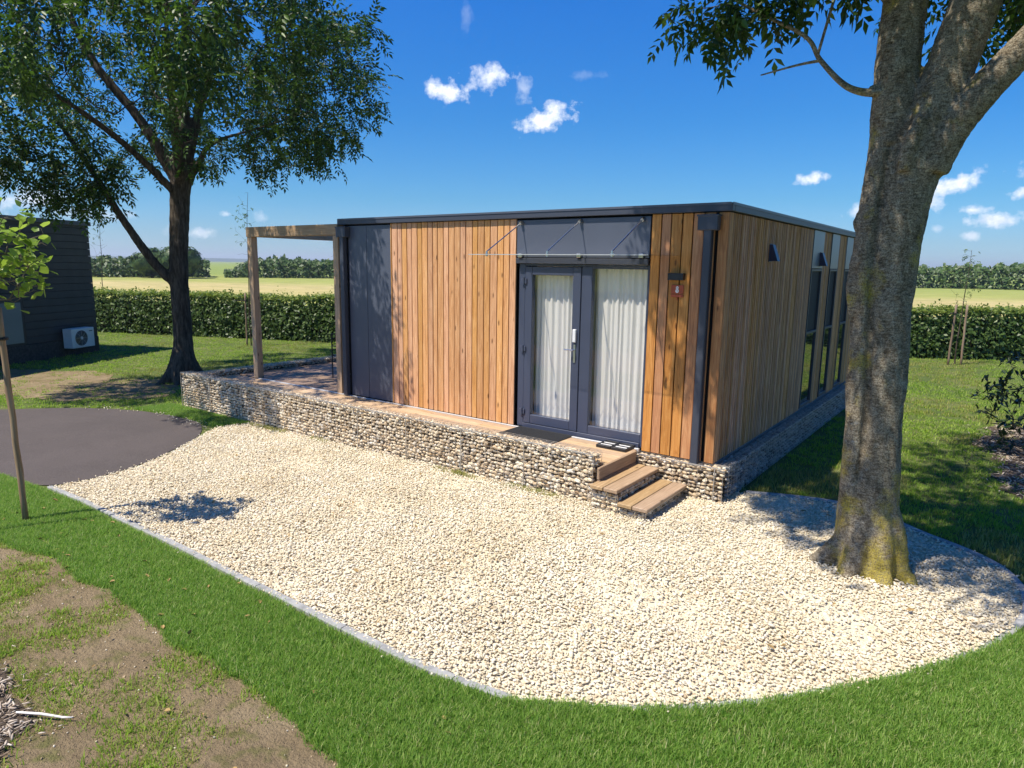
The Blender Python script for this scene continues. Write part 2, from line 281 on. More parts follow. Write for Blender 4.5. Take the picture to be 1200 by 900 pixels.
# ------------------------------------------------------------------ mesh helpers
class MB:
    def __init__(s): s.v = []; s.f = []; s.n = 0
    def add(s, V, F):
        V = np.asarray(V, float).reshape(-1, 3); s.v.append(V)
        for f in F: s.f.append(tuple(i + s.n for i in f))
        s.n += len(V); return s
    def box(s, x0, x1, y0, y1, z0, z1):
        V = [(x, y, z) for z in (z0, z1) for y in (y0, y1) for x in (x0, x1)]
        return s.add(V, [(0, 2, 3, 1), (4, 5, 7, 6), (0, 1, 5, 4), (1, 3, 7, 5), (3, 2, 6, 7), (2, 0, 4, 6)])
    def cbox(s, x0, x1, y0, y1, z0, z1, c=.004):
        # box with chamfered edges (24 vertices)
        cx, cy, cz = (x0 + x1) / 2, (y0 + y1) / 2, (z0 + z1) / 2; hx, hy, hz = abs(x1 - x0) / 2, abs(y1 - y0) / 2, abs(z1 - z0) / 2
        c = min(c, hx * .6, hy * .6, hz * .6); V = []; idx = {}
        for sx in (-1, 1):
            for sy in (-1, 1):
                for sz in (-1, 1):
                    for ax in range(3):
                        h = [hx - c, hy - c, hz - c]; h[ax] += c; idx[(sx, sy, sz, ax)] = len(V)
                        V.append((cx + sx * h[0], cy + sy * h[1], cz + sz * h[2]))
        F = []
        def q(keys, nrm):
            ids = [idx[k] for k in keys]; P = [Vector(V[i]) for i in ids]
            n = (P[1] - P[0]).cross(P[2] - P[0])
            F.append(tuple(ids) if n.dot(Vector(nrm)) > 0 else tuple(reversed(ids)))
        for ax in range(3):
            for sg in (-1, 1):
                o = [a for a in range(3) if a != ax]; ks = []
                for a, b in ((-1, -1), (1, -1), (1, 1), (-1, 1)):
                    k = [0, 0, 0]; k[ax] = sg; k[o[0]] = a; k[o[1]] = b; ks.append((*k, ax))
                nn = [0, 0, 0]; nn[ax] = sg; q(ks, nn)
        for a, b in ((0, 1), (1, 2), (0, 2)):
            o = 3 - a - b
            for sa in (-1, 1):
                for sb in (-1, 1):
                    k1 = [0, 0, 0]; k1[a] = sa; k1[b] = sb; k2 = list(k1); k1[o] = -1; k2[o] = 1
                    nn = [0, 0, 0]; nn[a] = sa; nn[b] = sb
                    q([(*k1, a), (*k2, a), (*k2, b), (*k1, b)], nn)
        for sx in (-1, 1):
            for sy in (-1, 1):
                for sz in (-1, 1): q([(sx, sy, sz, 0), (sx, sy, sz, 1), (sx, sy, sz, 2)], (sx, sy, sz))
        return s.add(V, F)
    def tube(s, pts, rad, k=8, cap=True):
        P = [Vector(p) for p in pts]; rad = [rad] * len(P) if isinstance(rad, (int, float)) else list(rad)
        V = []; F = []; prev = None
        for i, p in enumerate(P):
            t = (P[min(i + 1, len(P) - 1)] - P[max(i - 1, 0)]).normalized()
            if prev is None:
                a = Vector((0, 0, 1)) if abs(t.z) < .9 else Vector((1, 0, 0)); u = t.cross(a).normalized()
            else: u = (prev - t * prev.dot(t)).normalized()
            prev = u; w = t.cross(u)
            for j in range(k):
                an = 2 * math.pi * j / k; V.append(p + (u * math.cos(an) + w * math.sin(an)) * rad[i])
        for i in range(len(P) - 1):
            for j in range(k):
                a = i * k + j; b = i * k + (j + 1) % k; F.append((a, b, b + k, a + k))
        if cap: F.append(tuple(range(k - 1, -1, -1))); F.append(tuple(range((len(P) - 1) * k, len(P) * k)))
        return s.add([tuple(x) for x in V], F)
    def prism(s, poly, z0, z1):
        n = len(poly); V = [(x, y, z0) for x, y in poly] + [(x, y, z1) for x, y in poly]
        F = [tuple(range(n - 1, -1, -1)), tuple(range(n, 2 * n))] + [(i, (i + 1) % n, n + (i + 1) % n, n + i) for i in range(n)]
        return s.add(V, F)
    def mesh(s, name, smooth=False):
        me = bpy.data.meshes.new(name); V = np.concatenate(s.v) if s.v else np.zeros((0, 3)); me.from_pydata(V.tolist(), [], s.f)
        if smooth: me.polygons.foreach_set('use_smooth', [True] * len(me.polygons))
        me.update(); return me
    def obj(s, name, mat, parent=None, smooth=False, loc=None):
        """link as one object; loc = own origin (vertices are given in world/parent space)"""
        if loc is not None: s.v = [v - np.array(loc) for v in s.v]
        me = s.mesh(name, smooth); me.materials.append(M[mat]); return link(name, me, parent, loc)
def link(name, me, parent=None, loc=None):
    o = bpy.data.objects.new(name, me); COL.objects.link(o)
    if loc is not None: o.location = loc
    if parent is not None: o.parent = parent
    return o
def fast_mesh(name, V, F, mat, smooth=False):
    """V (n,3); F (m,k) all same size"""
    me = bpy.data.meshes.new(name); V = np.asarray(V, np.float32); F = np.asarray(F, np.int32); m, k = F.shape
    me.vertices.add(len(V)); me.vertices.foreach_set('co', V.ravel()); me.loops.add(m * k); me.loops.foreach_set('vertex_index', F.ravel())
    me.polygons.add(m); me.polygons.foreach_set('loop_start', np.arange(0, m * k, k, dtype=np.int32)); me.polygons.foreach_set('loop_total', np.full(m, k, np.int32))
    if smooth: me.polygons.foreach_set('use_smooth', np.ones(m, bool))
    me.update(calc_edges=True); me.materials.append(M[mat]); return me
def tag(o, label=None, cat=None, group=None, kind=None):
    if label: o['label'] = label
    if cat: o['category'] = cat
    if group: o['group'] = group
    if kind: o['kind'] = kind
    return o
def thing(name, label, cat, loc=(0, 0, 0), group=None):
    o = bpy.data.objects.new(name, None); COL.objects.link(o); o.location = loc; o.empty_display_size = .3
    return tag(o, label, cat, group)
def local(mb, t):
    mb.v = [v - np.array(t.location) for v in mb.v]; return mb

def zg(x, y=0):
    x = np.asarray(x, float); return -.45 + .011 * np.clip(x + 1, -10, 0)
def zgf(x, y=0): return float(zg(x, y))

# ------------------------------------------------------------------ ground sheets
def inpoly(P, poly):
    P = np.atleast_2d(P); x, y = P[:, 0], P[:, 1]; r = np.zeros(len(P), bool); n = len(poly)
    for i in range(n):
        x1, y1 = poly[i]; x2, y2 = poly[(i + 1) % n]
        c = ((y1 > y) != (y2 > y)) & (x < (x2 - x1) * (y - y1) / (y2 - y1 + 1e-12) + x1); r ^= c
    return r
def smooth_line(pts, n=6, closed=False):
    P = [np.array(p, float) for p in pts]; out = []
    for i in range(len(P) - (0 if closed else 1)):
        if closed: p0, p1, p2, p3 = P[i - 1], P[i], P[(i + 1) % len(P)], P[(i + 2) % len(P)]
        else: p0, p1, p2, p3 = P[max(i - 1, 0)], P[i], P[i + 1], P[min(i + 2, len(P) - 1)]
        for k in range(n):
            t = k / n; out.append(.5 * ((2 * p1) + (-p0 + p2) * t + (2 * p0 - 5 * p1 + 4 * p2 - p3) * t * t + (-p0 + 3 * p1 - 3 * p2 + p3) * t ** 3))
    if not closed: out.append(P[-1])
    return [tuple(p) for p in out]
def sheet(name, poly, dz, mat, label=None, cuts=40, kind='structure'):
    """sheet following the ground, lying dz above it"""
    import bmesh
    bm = bmesh.new(); vs = [bm.verts.new((x, y, 0)) for x, y in poly]; bm.faces.new(vs)
    bmesh.ops.triangulate(bm, faces=bm.faces[:])
    for x in np.arange(-11, 0, 1.0):
        bmesh.ops.bisect_plane(bm, geom=bm.verts[:] + bm.edges[:] + bm.faces[:], plane_co=(x, 0, 0), plane_no=(1, 0, 0))
    for v in bm.verts: v.co.z = zgf(v.co.x, v.co.y) + dz
    bmesh.ops.recalc_face_normals(bm, faces=bm.faces[:])
    for f in bm.faces:
        if f.normal.z < 0: f.normal_flip()
    me = bpy.data.meshes.new(name); bm.to_mesh(me); bm.free(); me.materials.append(M[mat]); o = link(name, me); tag(o, kind=kind)
    if label: o['label'] = label
    return o
HEDGE = [(-62, -12), (-45, -4.6), (-25.5, 4.05), (-16.4, 7.9), (-8, 12.0), (.3, 16.7), (3.1, 18.5), (9, 22.3), (20, 29.5)]
# hedge foot line is its front; the lawn stops there, the field starts there
big = [(-3000, -3000), (3000, -3000), (3000, 3000), (-3000, 3000)]
mb = MB()
xs = [-3000, -400, -60, -25, -11, -8, -5, -1, 3, 20, 200, 3000]; ys = [-3000, -200, -20, 0, 20, 60, 300, 3000]
V = [(x, y, zgf(x) - .03) for y in ys for x in xs]; F = [(j * len(xs) + i, j * len(xs) + i + 1, (j + 1) * len(xs) + i + 1, (j + 1) * len(xs) + i) for j in range(len(ys) - 1) for i in range(len(xs) - 1)]
mb.add(V, F); tag(mb.obj('field', 'field'), 'crop field of yellow green and tan bands beyond the hedge', kind='structure')
lawn_poly = [(x, y + .7) for x, y in HEDGE] + [(40, 25), (40, -60), (-70, -60)]
sheet('lawn', lawn_poly, 0, 'lawn_base', 'lawn around the cabin and under the trees')
def rough_edge(poly, amp=.10, sc=1.6, step=.07, off=0):
    out = []; n = len(poly)
    for i in range(n):
        a, b = np.array(poly[i], float), np.array(poly[(i + 1) % n], float); L = np.linalg.norm(b - a); k = max(1, int(L / step)); tn = (b - a) / (L + 1e-9)
        for j in range(k):
            p = a + (b - a) * j / k; q = noise.noise(Vector((p[0] * sc, p[1] * sc, off))) + .5 * noise.noise(Vector((p[0] * sc * 3.7, p[1] * sc * 3.7, off + 4))); out.append((p[0] - tn[1] * q * amp, p[1] + tn[0] * q * amp))
    return out
ASPH = smooth_line([(-12.3, -3.28), (-11.42, -2.33), (-10.4, -1.78), (-9.39, -1.58), (-8.6, -1.56), (-8.05, -1.75), (-7.5, -2.15), (-6.95, -2.9), (-6.62, -3.5), (-6.5, -4.1), (-6.62, -4.5), (-7.1, -4.75)], 5) + [(-9, -6.2), (-14, -9), (-26, -13), (-26, -9), (-18, -5.5), (-14, -4.2)]
sheet('asphalt_path', ASPH, .012, 'asphalt', 'dark asphalt path ending in a rounded head beside the gravel')
KERB = [(-6.5, -4.53), (-5.6, -4.50), (-4.7, -4.505), (-3.7, -4.50), (-2.7, -4.52), (-1.7, -4.53), (-.9, -4.54), (-.2, -4.52), (.42, -4.42), (.95, -4.1), (1.4, -3.72), (1.8, -3.28), (2.27, -2.66), (2.67, -1.98), (2.93, -1.3), (2.97, -.75), (2.83, -.25), (2.55, .06), (2.15, .3), (1.75, .58), (1.3, .76), (.82, .68), (.26, .46)]
GRAV = [(-7.7, -1.08), (-7.86, -1.58), (-7.4, -2.2), (-6.9, -2.85), (-6.58, -3.5), (-6.45, -4.1)] + KERB + [(.1, .3), (.1, -.02), (-7.7, -.02)]
sheet('gravel_bed', GRAV, .008, 'gravel_bed', 'bed under the cream gravel yard')
SOIL = [(-9, -5.55), (-7.2, -5.3), (-4.95, -5.1), (-3.4, -5.05), (-1.94, -5.05), (-.5, -5.05), (.5, -5.1), (1.0, -5.8), (.9, -7), (.6, -12), (-14, -12), (-14, -9.0), (-10.5, -7)]
sheet('bare_soil', SOIL, .006, 'soil', 'patchy bare soil with sparse grass in front of the lawn strip')
DRY = rough_edge(smooth_line([(-17.2, -3.0), (-14.6, -2.75), (-12.2, -2.1), (-11.3, -1.2), (-11.7, -.3), (-13.0, .25), (-15.0, -.3), (-17.6, -1.6)], 4, True), .55, .8, .12)
sheet('dry_ground', DRY, .006, 'soil', 'dry bare patch of ground in front of the large left tree')
MULR = smooth_line([(2.75, 7.0), (2.45, 5.2), (2.7, 4.0), (2.75, 2.9), (3.2, 2.2), (4.2, 1.6), (6, 2), (6.4, 5), (4.6, 7.4)], 4, True)
MULR = rough_edge(MULR, .35, 1.1, .1, 3)
sheet('mulch_bed', MULR, .008, 'mulch_bed', 'wood chip bed at the right under the dark shrub')
MULL = smooth_line([(-2.7, -6.3), (-2.2, -6.27), (-1.92, -6.27), (-1.68, -6.38), (-1.5, -6.6), (-1.6, -7.2), (-2.4, -7.4), (-3, -6.8)], 4, True)
MULL = rough_edge(MULL, .10, 3, .05, 5)
sheet('mulch_patch', MULL, .012, 'mulch_bed', 'grey wood chip patch in the near left corner')

# far blue ridge
def hills():
    n = 90; V = []; F = []
    for i in range(n):
        az = R(-100 + 130 * i / (n - 1)); h = 17 + 14 * noise.noise(Vector((i * .09, 0, 3))) + 5 * noise.noise(Vector((i * .6, 2, 3)))
        for dist, zz in ((3300, -.5), (3700, max(6, h)), (4400, max(4, h * .9)), (5200, -.5)):
            V.append((CAM.x + dist * math.sin(az), CAM.y + dist * math.cos(az), zz))
    for i in range(n - 1):
        for j in range(3): a = i * 4 + j; F.append((a, a + 4, a + 5, a + 1))
    b = MB(); b.add(V, F); tag(b.obj('hills', 'far_hill', smooth=True), 'low distant ridge on the horizon', kind='structure')
hills()

# ------------------------------------------------------------------ scatter (geometry nodes) for what nobody could count
def ico(sub=1):
    import bmesh
    bm = bmesh.new(); bmesh.ops.create_icosphere(bm, subdivisions=sub, radius=1); V = np.array([v.co[:] for v in bm.verts]); F = np.array([[v.index for v in f.verts] for f in bm.faces]); bm.free(); return V, F
ICO1 = ico(1); ICO2 = ico(2)
def stone_shape(seed, squash=(1, .8, .62), big=False):
    r = np.random.default_rng(seed); V, F = (ICO2 if big else ICO1); V = V.copy()
    for _ in range(7):                                           # facet: cut by random planes -> angular crushed stone
        n = r.normal(size=3); n /= np.linalg.norm(n); dd = V @ n; lim = r.uniform(.55, .85); ov = np.clip(dd - lim, 0, None); V -= ov[:, None] * n
    V += r.normal(size=V.shape) * .05; V *= np.array(squash) * r.uniform(.85, 1.15, 3); return V, F
def scatter(name, pts, rot, scl, variants, mat, label=None, cat=None, kind='stuff', seed=1):
    n = len(pts); me = bpy.data.meshes.new(name); me.vertices.add(n); me.vertices.foreach_set('co', np.asarray(pts, np.float32).ravel())
    a = me.attributes.new('rot', 'FLOAT_VECTOR', 'POINT'); a.data.foreach_set('vector', np.asarray(rot, np.float32).ravel())
    a = me.attributes.new('scl', 'FLOAT_VECTOR', 'POINT'); a.data.foreach_set('vector', np.asarray(scl, np.float32).ravel())
    a = me.attributes.new('pick', 'INT', 'POINT'); a.data.foreach_set('value', np.random.default_rng(seed).integers(0, len(variants), n).astype(np.int32))
    me.materials.append(M[mat]); o = link(name, me)
    ng = bpy.data.node_groups.new(name + '_nodes', 'GeometryNodeTree'); ng.interface.new_socket('Geometry', in_out='INPUT', socket_type='NodeSocketGeometry'); ng.interface.new_socket('Geometry', in_out='OUTPUT', socket_type='NodeSocketGeometry')
    N = ng.nodes; L = ng.links; gi = N.new('NodeGroupInput'); go = N.new('NodeGroupOutput'); ip = N.new('GeometryNodeInstanceOnPoints'); jo = N.new('GeometryNodeJoinGeometry')
    for v in reversed(variants):
        oi = N.new('GeometryNodeObjectInfo'); oi.inputs['Object'].default_value = v; oi.inputs['As Instance'].default_value = True; L.new(oi.outputs['Geometry'], jo.inputs[0])
    L.new(gi.outputs[0], ip.inputs['Points']); L.new(jo.outputs[0], ip.inputs['Instance']); ip.inputs['Pick Instance'].default_value = True
    for an, sock, dt in (('rot', 'Rotation', 'FLOAT_VECTOR'), ('scl', 'Scale', 'FLOAT_VECTOR'), ('pick', 'Instance Index', 'INT')):
        na = N.new('GeometryNodeInputNamedAttribute'); na.data_type = dt; na.inputs['Name'].default_value = an; L.new(na.outputs['Attribute'], ip.inputs[sock])
    L.new(ip.outputs[0], go.inputs[0]); md = o.modifiers.new('scatter', 'NODES'); md.node_group = ng
    return tag(o, label, cat, kind=kind)
def src(name, V, F, mat, smooth=False):
    return bpy.data.objects.new(name, fast_mesh(name, V, F, mat, smooth))       # kept out of the scene, only instanced
def sample(poly, n, seed):
    r = np.random.default_rng(seed); P = np.array(poly); lo, hi = P.min(0), P.max(0); out = []; k = 0
    while k < n:
        q = r.uniform(lo, hi, (n, 2)); q = q[inpoly(q, poly)]; out.append(q); k += len(q)
    return np.concatenate(out)[:n]
def pnoise(P, sc, off=0): return np.array([noise.noise(Vector((x * sc + off, y * sc, off))) for x, y in P])

def view_density(P, d0, pw=1.6):
    """thin with distance from where one stands"""
    dist = np.hypot(P[:, 0] - CAM.x, P[:, 1] - CAM.y); return np.clip((d0 / dist) ** pw, 0, 1)

# gravel: crushed cream limestone
def gravel():
    var = [src('gravel_stone_%s' % w, *stone_shape(20 + i, (1, .78, .6)), 'gravel') for i, w in enumerate('abcdef')]
    r = np.random.default_rng(3); P = []
    sp = .0285; lo = np.min(GRAV, 0); hi = np.max(GRAV, 0)
    gx, gy = np.meshgrid(np.arange(lo[0], hi[0], sp), np.arange(lo[1], hi[1], sp)); G = np.stack([gx.ravel(), gy.ravel()], 1); G += r.uniform(-.5, .5, G.shape) * sp * 1.1
    G = G[inpoly(G, GRAV)]; G = G[~((G[:, 1] > -1.0) & (G[:, 0] < -1.0))]; G = G[~((G[:, 1] > -.05) & (G[:, 0] < .12))]
    n = len(G); hump = np.array([noise.noise(Vector((x * 1.3, y * 1.3, 5))) for x, y in G]) * .022
    z = zg(G[:, 0]) + .012 + hump + r.uniform(0, .014, n); s = r.uniform(.0115, .0200, n) * np.where(r.random(n) < .10, 1.4, 1)
    G2 = sample(GRAV, 34000, 9); G2 = G2[~((G2[:, 1] > -1.03) & (G2[:, 0] < -.1))]; G2 = G2[~((G2[:, 1] > -.12))] ; m = len(G2); z2 = zg(G2[:, 0]) + .027 + pnoise(G2, 1.3, 5) * .022; s2 = r.uniform(.010, .018, m)
    pts = np.concatenate([np.c_[G, z], np.c_[G2, z2]]); s = np.concatenate([s, s2]); k = len(pts)
    # stray stones on the path and lawn edge
    rot = r.uniform(-.5, .5, (k, 3)); rot[:, 2] = r.uniform(0, 6.28, k)
    scatter('gravel', pts, rot, np.stack([s * r.uniform(.9, 1.35, k), s, s * r.uniform(.55, .9, k)], 1), var, 'gravel', 'cream crushed limestone gravel covering the yard in front of the cabin', 'gravel')
gravel()

# grass tufts
def tuft(seed, nb=14, h=.055, w=.0042, spread=.03, lean=.5):
    r = np.random.default_rng(seed); V = []; F = []
    for i in range(nb):
        a = r.uniform(0, 6.28); b = r.uniform(0, 6.28); x, y = r.normal(0, spread / 2, 2); hh = h * r.uniform(.55, 1.15); ln = lean * r.uniform(.1, 1) * hh; ww = w * r.uniform(.7, 1.2)
        dx, dy = math.cos(a), math.sin(a); px, py = -dy * ww / 2, dx * ww / 2; k = len(V)
        V += [(x - px, y - py, -.004), (x + px, y + py, -.004), (x + dx * ln * .4 - px * .8, y + dy * ln * .4 - py * .8, hh * .6), (x + dx * ln * .4 + px * .8, y + dy * ln * .4 + py * .8, hh * .6), (x + dx * ln, y + dy * ln, hh)]
        F += [(k, k + 1, k + 3), (k, k + 3, k + 2), (k + 2, k + 3, k + 4)]
    return np.array(V), np.array(F)
def grass():
    A = [src('tuft_dark_%s' % w, *tuft(50 + i, 15, .050, .0052, .038, 1.15), 'grass_dark') for i, w in enumerate('abcd')]
    B = [src('tuft_lawn_%s' % w, *tuft(60 + i, 12, .032, .006, .055, 1.3), 'grass_blade') for i, w in enumerate('abcd')]
    Cc = [src('tuft_dry_%s' % w, *tuft(70 + i, 9, .032, .0042, .05, 1.1), 'grass_dry') for i, w in enumerate('abc')]
    D = [src('tuft_far_%s' % w, *tuft(80 + i, 12, .045, .013, .14, 1.5), 'grass_blade') for i, w in enumerate('abc')]
    r = np.random.default_rng(11)
    def put(name, P, variants, smin, smax, mat, label, dz=.0):
        k = len(P); rot = np.zeros((k, 3)); rot[:, 2] = r.uniform(0, 6.28, k); rot[:, :2] = r.normal(0, .12, (k, 2)); s = r.uniform(smin, smax, k)
        scatter(name, np.c_[P, zg(P[:, 0]) + dz], rot, np.stack([s, s, s * r.uniform(.8, 1.25, k)], 1), variants, mat, label, 'grass', seed=k)
    # lush strip between kerb and soil, round the gravel's near side and the stake
    strip = [(-7.6, -4.72), (-6.5, -4.62)] + [(x, y - .075) for x, y in KERB[1:8]] + [(.42, -4.45), (.95, -4.12), (1.42, -3.74), (1.82, -3.3), (2.29, -2.67), (2.70, -1.99), (3.01, -1.3), (3.6, -1.1), (5.0, -2.5), (3.6, -6.0), (1.6, -6.4), (.35, -6.4), (.12, -5.6), (-.05, -5.42), (-.5, -5.38), (-1.1, -5.32), (-1.94, -5.38), (-2.6, -5.29), (-3.4, -5.35), (-4.2, -5.32), (-4.95, -5.46), (-5.5, -5.5), (-7.4, -5.6), (-9, -5.9), (-8.7, -5.7)]
    P = sample(strip, 105000, 21); dens = np.clip(.85 + 1.0 * pnoise(P, 1.1, 3), .7, 1)
    thin = ((P[:, 0] - 2.1) ** 2 / .5 + (P[:, 1] + 3.9) ** 2 / .04 < 1) | ((P[:, 0] + .95) ** 2 / .06 + (P[:, 1] + 4.72) ** 2 / .008 < 1)
    P = P[(r.random(len(P)) < dens * np.where(thin, .35, 1))]; P[:, 1] += .07 * pnoise(P, 2.2, 8) * (P[:, 1] < -5.2); P = P[(P[:, 1] > -6.9)]
    put('grass_strip', P, A, .7, 1.15, 'grass_dark', 'lush dark green grass strip along the near side of the gravel')
    # sparse tufts on the soil
    P = sample(SOIL, 140000, 22); P = P[(P[:, 0] > -8) & (P[:, 1] > -8) & (P[:, 1] < -5.33) & (P[:, 0] < .3)]; nn = pnoise(P, 1.5, 9) + .6 * pnoise(P, 5, 4) + np.clip((-5.55 - P[:, 1]) * .25, -.08, .12) - .17 * np.exp(-((P[:, 1] + 5.62) / .13) ** 2)
    keep = (nn > -.24) & (r.random(len(P)) < np.clip((nn + .25) * 1.25, 0, .75)); keep &= ~inpoly(P, MULL); P = P[keep]
    put('sparse_grass', P[::2], B, .7, 1.35, 'grass_blade', 'scattered green tufts growing through the bare soil')
    put('dry_grass', P[1::2], Cc, .7, 1.2, 'grass_dry', 'yellowed short grass over the bare soil')
    # lawn: left and behind, right and behind
    far = [(x, y + .2) for x, y in HEDGE[1:-1]] + [(9, 3), (6, -1.3), (3.05, -1.25), (3.05, -.7), (2.9, -.2), (2.6, .14), (2.2, .38), (1.78, .66), (1.3, .84), (.8, .76), (.24, .55), (.24, 7.7), (-10.2, 7.7), (-10.2, -1.1), (-7.75, -1.1), (-7.95, -1.6), (-8.6, -1.48), (-9.4, -1.5), (-10.4, -1.7), (-11.45, -2.25), (-12.4, -3.2), (-14, -4.1), (-18, -5.4), (-26, -8.9), (-45, -8)]
    P = sample(far, 300000, 23); P = P[r.random(len(P)) < view_density(P, 5.5, 1.7)]; P = P[~inpoly(P, MULR) | (r.random(len(P)) < .10)]
    dry = inpoly(P, DRY); P = P[~dry | (r.random(len(P)) < .16 * (1 + 2 * (pnoise(P, 1.5, 7) > .1)))]; yel = pnoise(P, .45, 2) + .25 * np.exp(-((P[:, 1] - 9.5) / 2.2) ** 2) * (P[:, 0] > 0) > .22
    near = np.hypot(P[:, 0] - CAM.x, P[:, 1] - CAM.y) < 12.5
    put('lawn_grass', P[near & ~yel], B, .9, 1.5, 'grass_blade', 'mown lawn grass beside the cabin')
    put('lawn_grass_far', P[~near & (~yel | (r.random(len(P)) < .5))], D, .7, 1.1, 'grass_blade', 'mown lawn grass between the trees and the hedge')
    put('lawn_dry_grass', P[yel], Cc, 1.3, 2.2, 'grass_dry', 'yellowed lawn grass in worn patches')
    P = sample([(3.05, -1.2), (5.0, -2.4), (3.6, -6.0), (2.6, -7.5), (9, -7.5), (9, 3), (6, -1.2), (3.1, -1.1)], 16000, 25)
    put('side_lawn_grass', P, B, 1.0, 1.7, 'grass_blade', 'lawn grass at the right of the gravel yard')
    # longer fringe at the gabion foot and the grass wedge by the path
    wedge = [(-10.3, -1.08), (-7.75, -1.08), (-7.9, -1.58), (-8.6, -1.52), (-9.4, -1.54), (-10.5, -1.7)]
    put('wedge_grass', sample(wedge, 5200, 24), A, .8, 1.2, 'grass_dark', 'bright green wedge of grass between path and gabion wall')
    fr = np.c_[r.uniform(-7.6, -1.3, 420), r.uniform(-1.16, -1.08, 420)]; fr = fr[pnoise(fr, .9, 6) > .02]
    put('weed_fringe', fr, Cc, .9, 1.8, 'grass_dry', 'thin weeds at the foot of the gabion wall', .02)
grass()

# wood chips
plain('clod', (.36, .27, .17), .95, 0, .1, .35, 30)
plain('dry_leaf', (.33, .22, .09), .8, 0, .2, .4, 20)
def simple_leaf(L=.07, W_=.05, seed=0):
    V = np.array([(0, 0, 0), (L * .35, W_ * .5, .004), (L * .75, W_ * .36, 0), (L, 0, -.01), (L * .75, -W_ * .36, 0), (L * .35, -W_ * .5, .004), (L * .5, 0, -.008)]); F = [(0, 1, 6), (1, 2, 6), (2, 3, 6), (3, 4, 6), (4, 5, 6), (5, 0, 6)]; return V, np.array(F)
def chips():
    def chip(seed):
        r = np.random.default_rng(seed); V, F = stone_shape(seed, (1, .22, .10)); return V, F
    var = [src('chip_%s' % w, *chip(90 + i), 'chips') for i, w in enumerate('abcd')]
    r = np.random.default_rng(4)
    for nm, poly, n, s0, lab in (('wood_chips', MULR, 7000, .042, 'weathered wood chips under the dark shrub at the right'), ('bark_chips', MULL, 2600, .034, 'grey bark chips in the near left corner')):
        P = sample(poly, n, 31); P = P + r.normal(0, .10 if nm == 'bark_chips' else .22, P.shape) * (r.random(len(P)) < .35)[:, None]; k = len(P); rot = r.normal(0, .3, (k, 3)); rot[:, 2] = r.uniform(0, 6.28, k); s = s0 * r.uniform(.5, 1.2, k)
        scatter(nm, np.c_[P, zg(P[:, 0]) + .02 + r.uniform(0, .02, k)], rot, np.stack([s, s, s], 1), var, 'chips', lab, 'wood chips')
    # pebbles on the soil
    pv = [src('pebble_%s' % w, *stone_shape(110 + i), 'gravel') for i, w in enumerate('ab')]
    P = sample(SOIL, 2600, 33); P = P[P[:, 1] > -8]; k = len(P); s = r.uniform(.003, .011, k)
    E = np.array([(x, y - r.uniform(.05, .3)) for x, y in sample([(-6.6, -4.6), (1, -4.6), (1, -4.66), (-6.6, -4.66)], 60, 5)]); A = np.array([(r.uniform(-7.6, -6.6), r.uniform(-4.3, -2.2)) for _ in range(50)])
    P = np.concatenate([P, E]); s = np.concatenate([s, r.uniform(.008, .016, len(E))]); k = len(P)
    scatter('pebbles', np.c_[P, zg(P[:, 0]) + .01], r.uniform(0, 6, (k, 3)), np.stack([s, s, s], 1), pv, 'gravel', 'small pebbles strewn over the bare soil', 'pebbles')
    sv = [src('spill_%s' % w, *stone_shape(130 + i), 'gravel') for i, w in enumerate('abc')]
    G = np.array([q for q in rough_edge(GRAV[:30], .0, 1, .03)]); G = G[(r.random(len(G)) < .55)]; G = G + r.normal(0, .06, G.shape) * (r.random(len(G)) < .6)[:, None]; A2 = np.array([q for q in ASPH[6:26]]); A2 = np.repeat(A2, 6, 0) + r.normal(0, .12, (len(A2) * 6, 2))
    P = np.concatenate([G, A2]); P = P[P[:, 1] < .3]; k = len(P); s = r.uniform(.008, .017, k)
    scatter('spilled_gravel', np.c_[P, zg(P[:, 0]) + .03], r.uniform(0, 6, (k, 3)), np.stack([s, s, s], 1), sv, 'gravel', 'loose gravel stones spilled over the kerb and the edge of the path', 'gravel')
    cv = [src('clod_%s' % w, *stone_shape(140 + i, (1, .9, .7)), 'clod') for i, w in enumerate('abc')]
    P = sample(SOIL, 9000, 35); P = P[(P[:, 1] > -8) & (P[:, 1] < -5.35) & (pnoise(P, 2.0, 12) > -.12)]; k = len(P); s = r.uniform(.003, .012, k) * r.uniform(.6, 1.5, k)
    scatter('soil_clods', np.c_[P, zg(P[:, 0]) + .008], r.uniform(0, 6, (k, 3)), np.stack([s, s, s * .7], 1), cv, 'clod', 'crumbly clods lying on the bare soil', 'soil')
    V, F = simple_leaf(.055, .026, 1); lv = [src('dry_leaf', V, F, 'dry_leaf')]
    P = np.concatenate([sample(GRAV, 90, 36), sample(SOIL, 240, 37), sample([(-7, -5.3), (3, -5.3), (3, -4.6), (-7, -4.6)], 60, 38)]); P = P[~((P[:, 1] > -1.1) & (P[:, 0] < 0))]; k = len(P); s = r.uniform(.5, 1.2, k); rot = r.normal(0, .4, (k, 3)); rot[:, 2] = r.uniform(0, 6.28, k)
    scatter('fallen_leaves', np.c_[P, zg(P[:, 0]) + .04], rot, np.stack([s, s, s], 1), lv, 'dry_leaf', 'few small dry fallen leaves on gravel, grass and soil', 'leaves')
    b = MB(); b.tube([(-1.86, -6.35, -.42), (-1.72, -6.27, -.415), (-1.6, -6.2, -.425), (-1.55, -6.17, -.42)], [.006, .008, .007, .004], 6)
    tag(b.obj('dead_twig', 'pale_twig', smooth=True), 'bleached white twig lying across the chips and grass in the near left corner', 'twig')
chips()

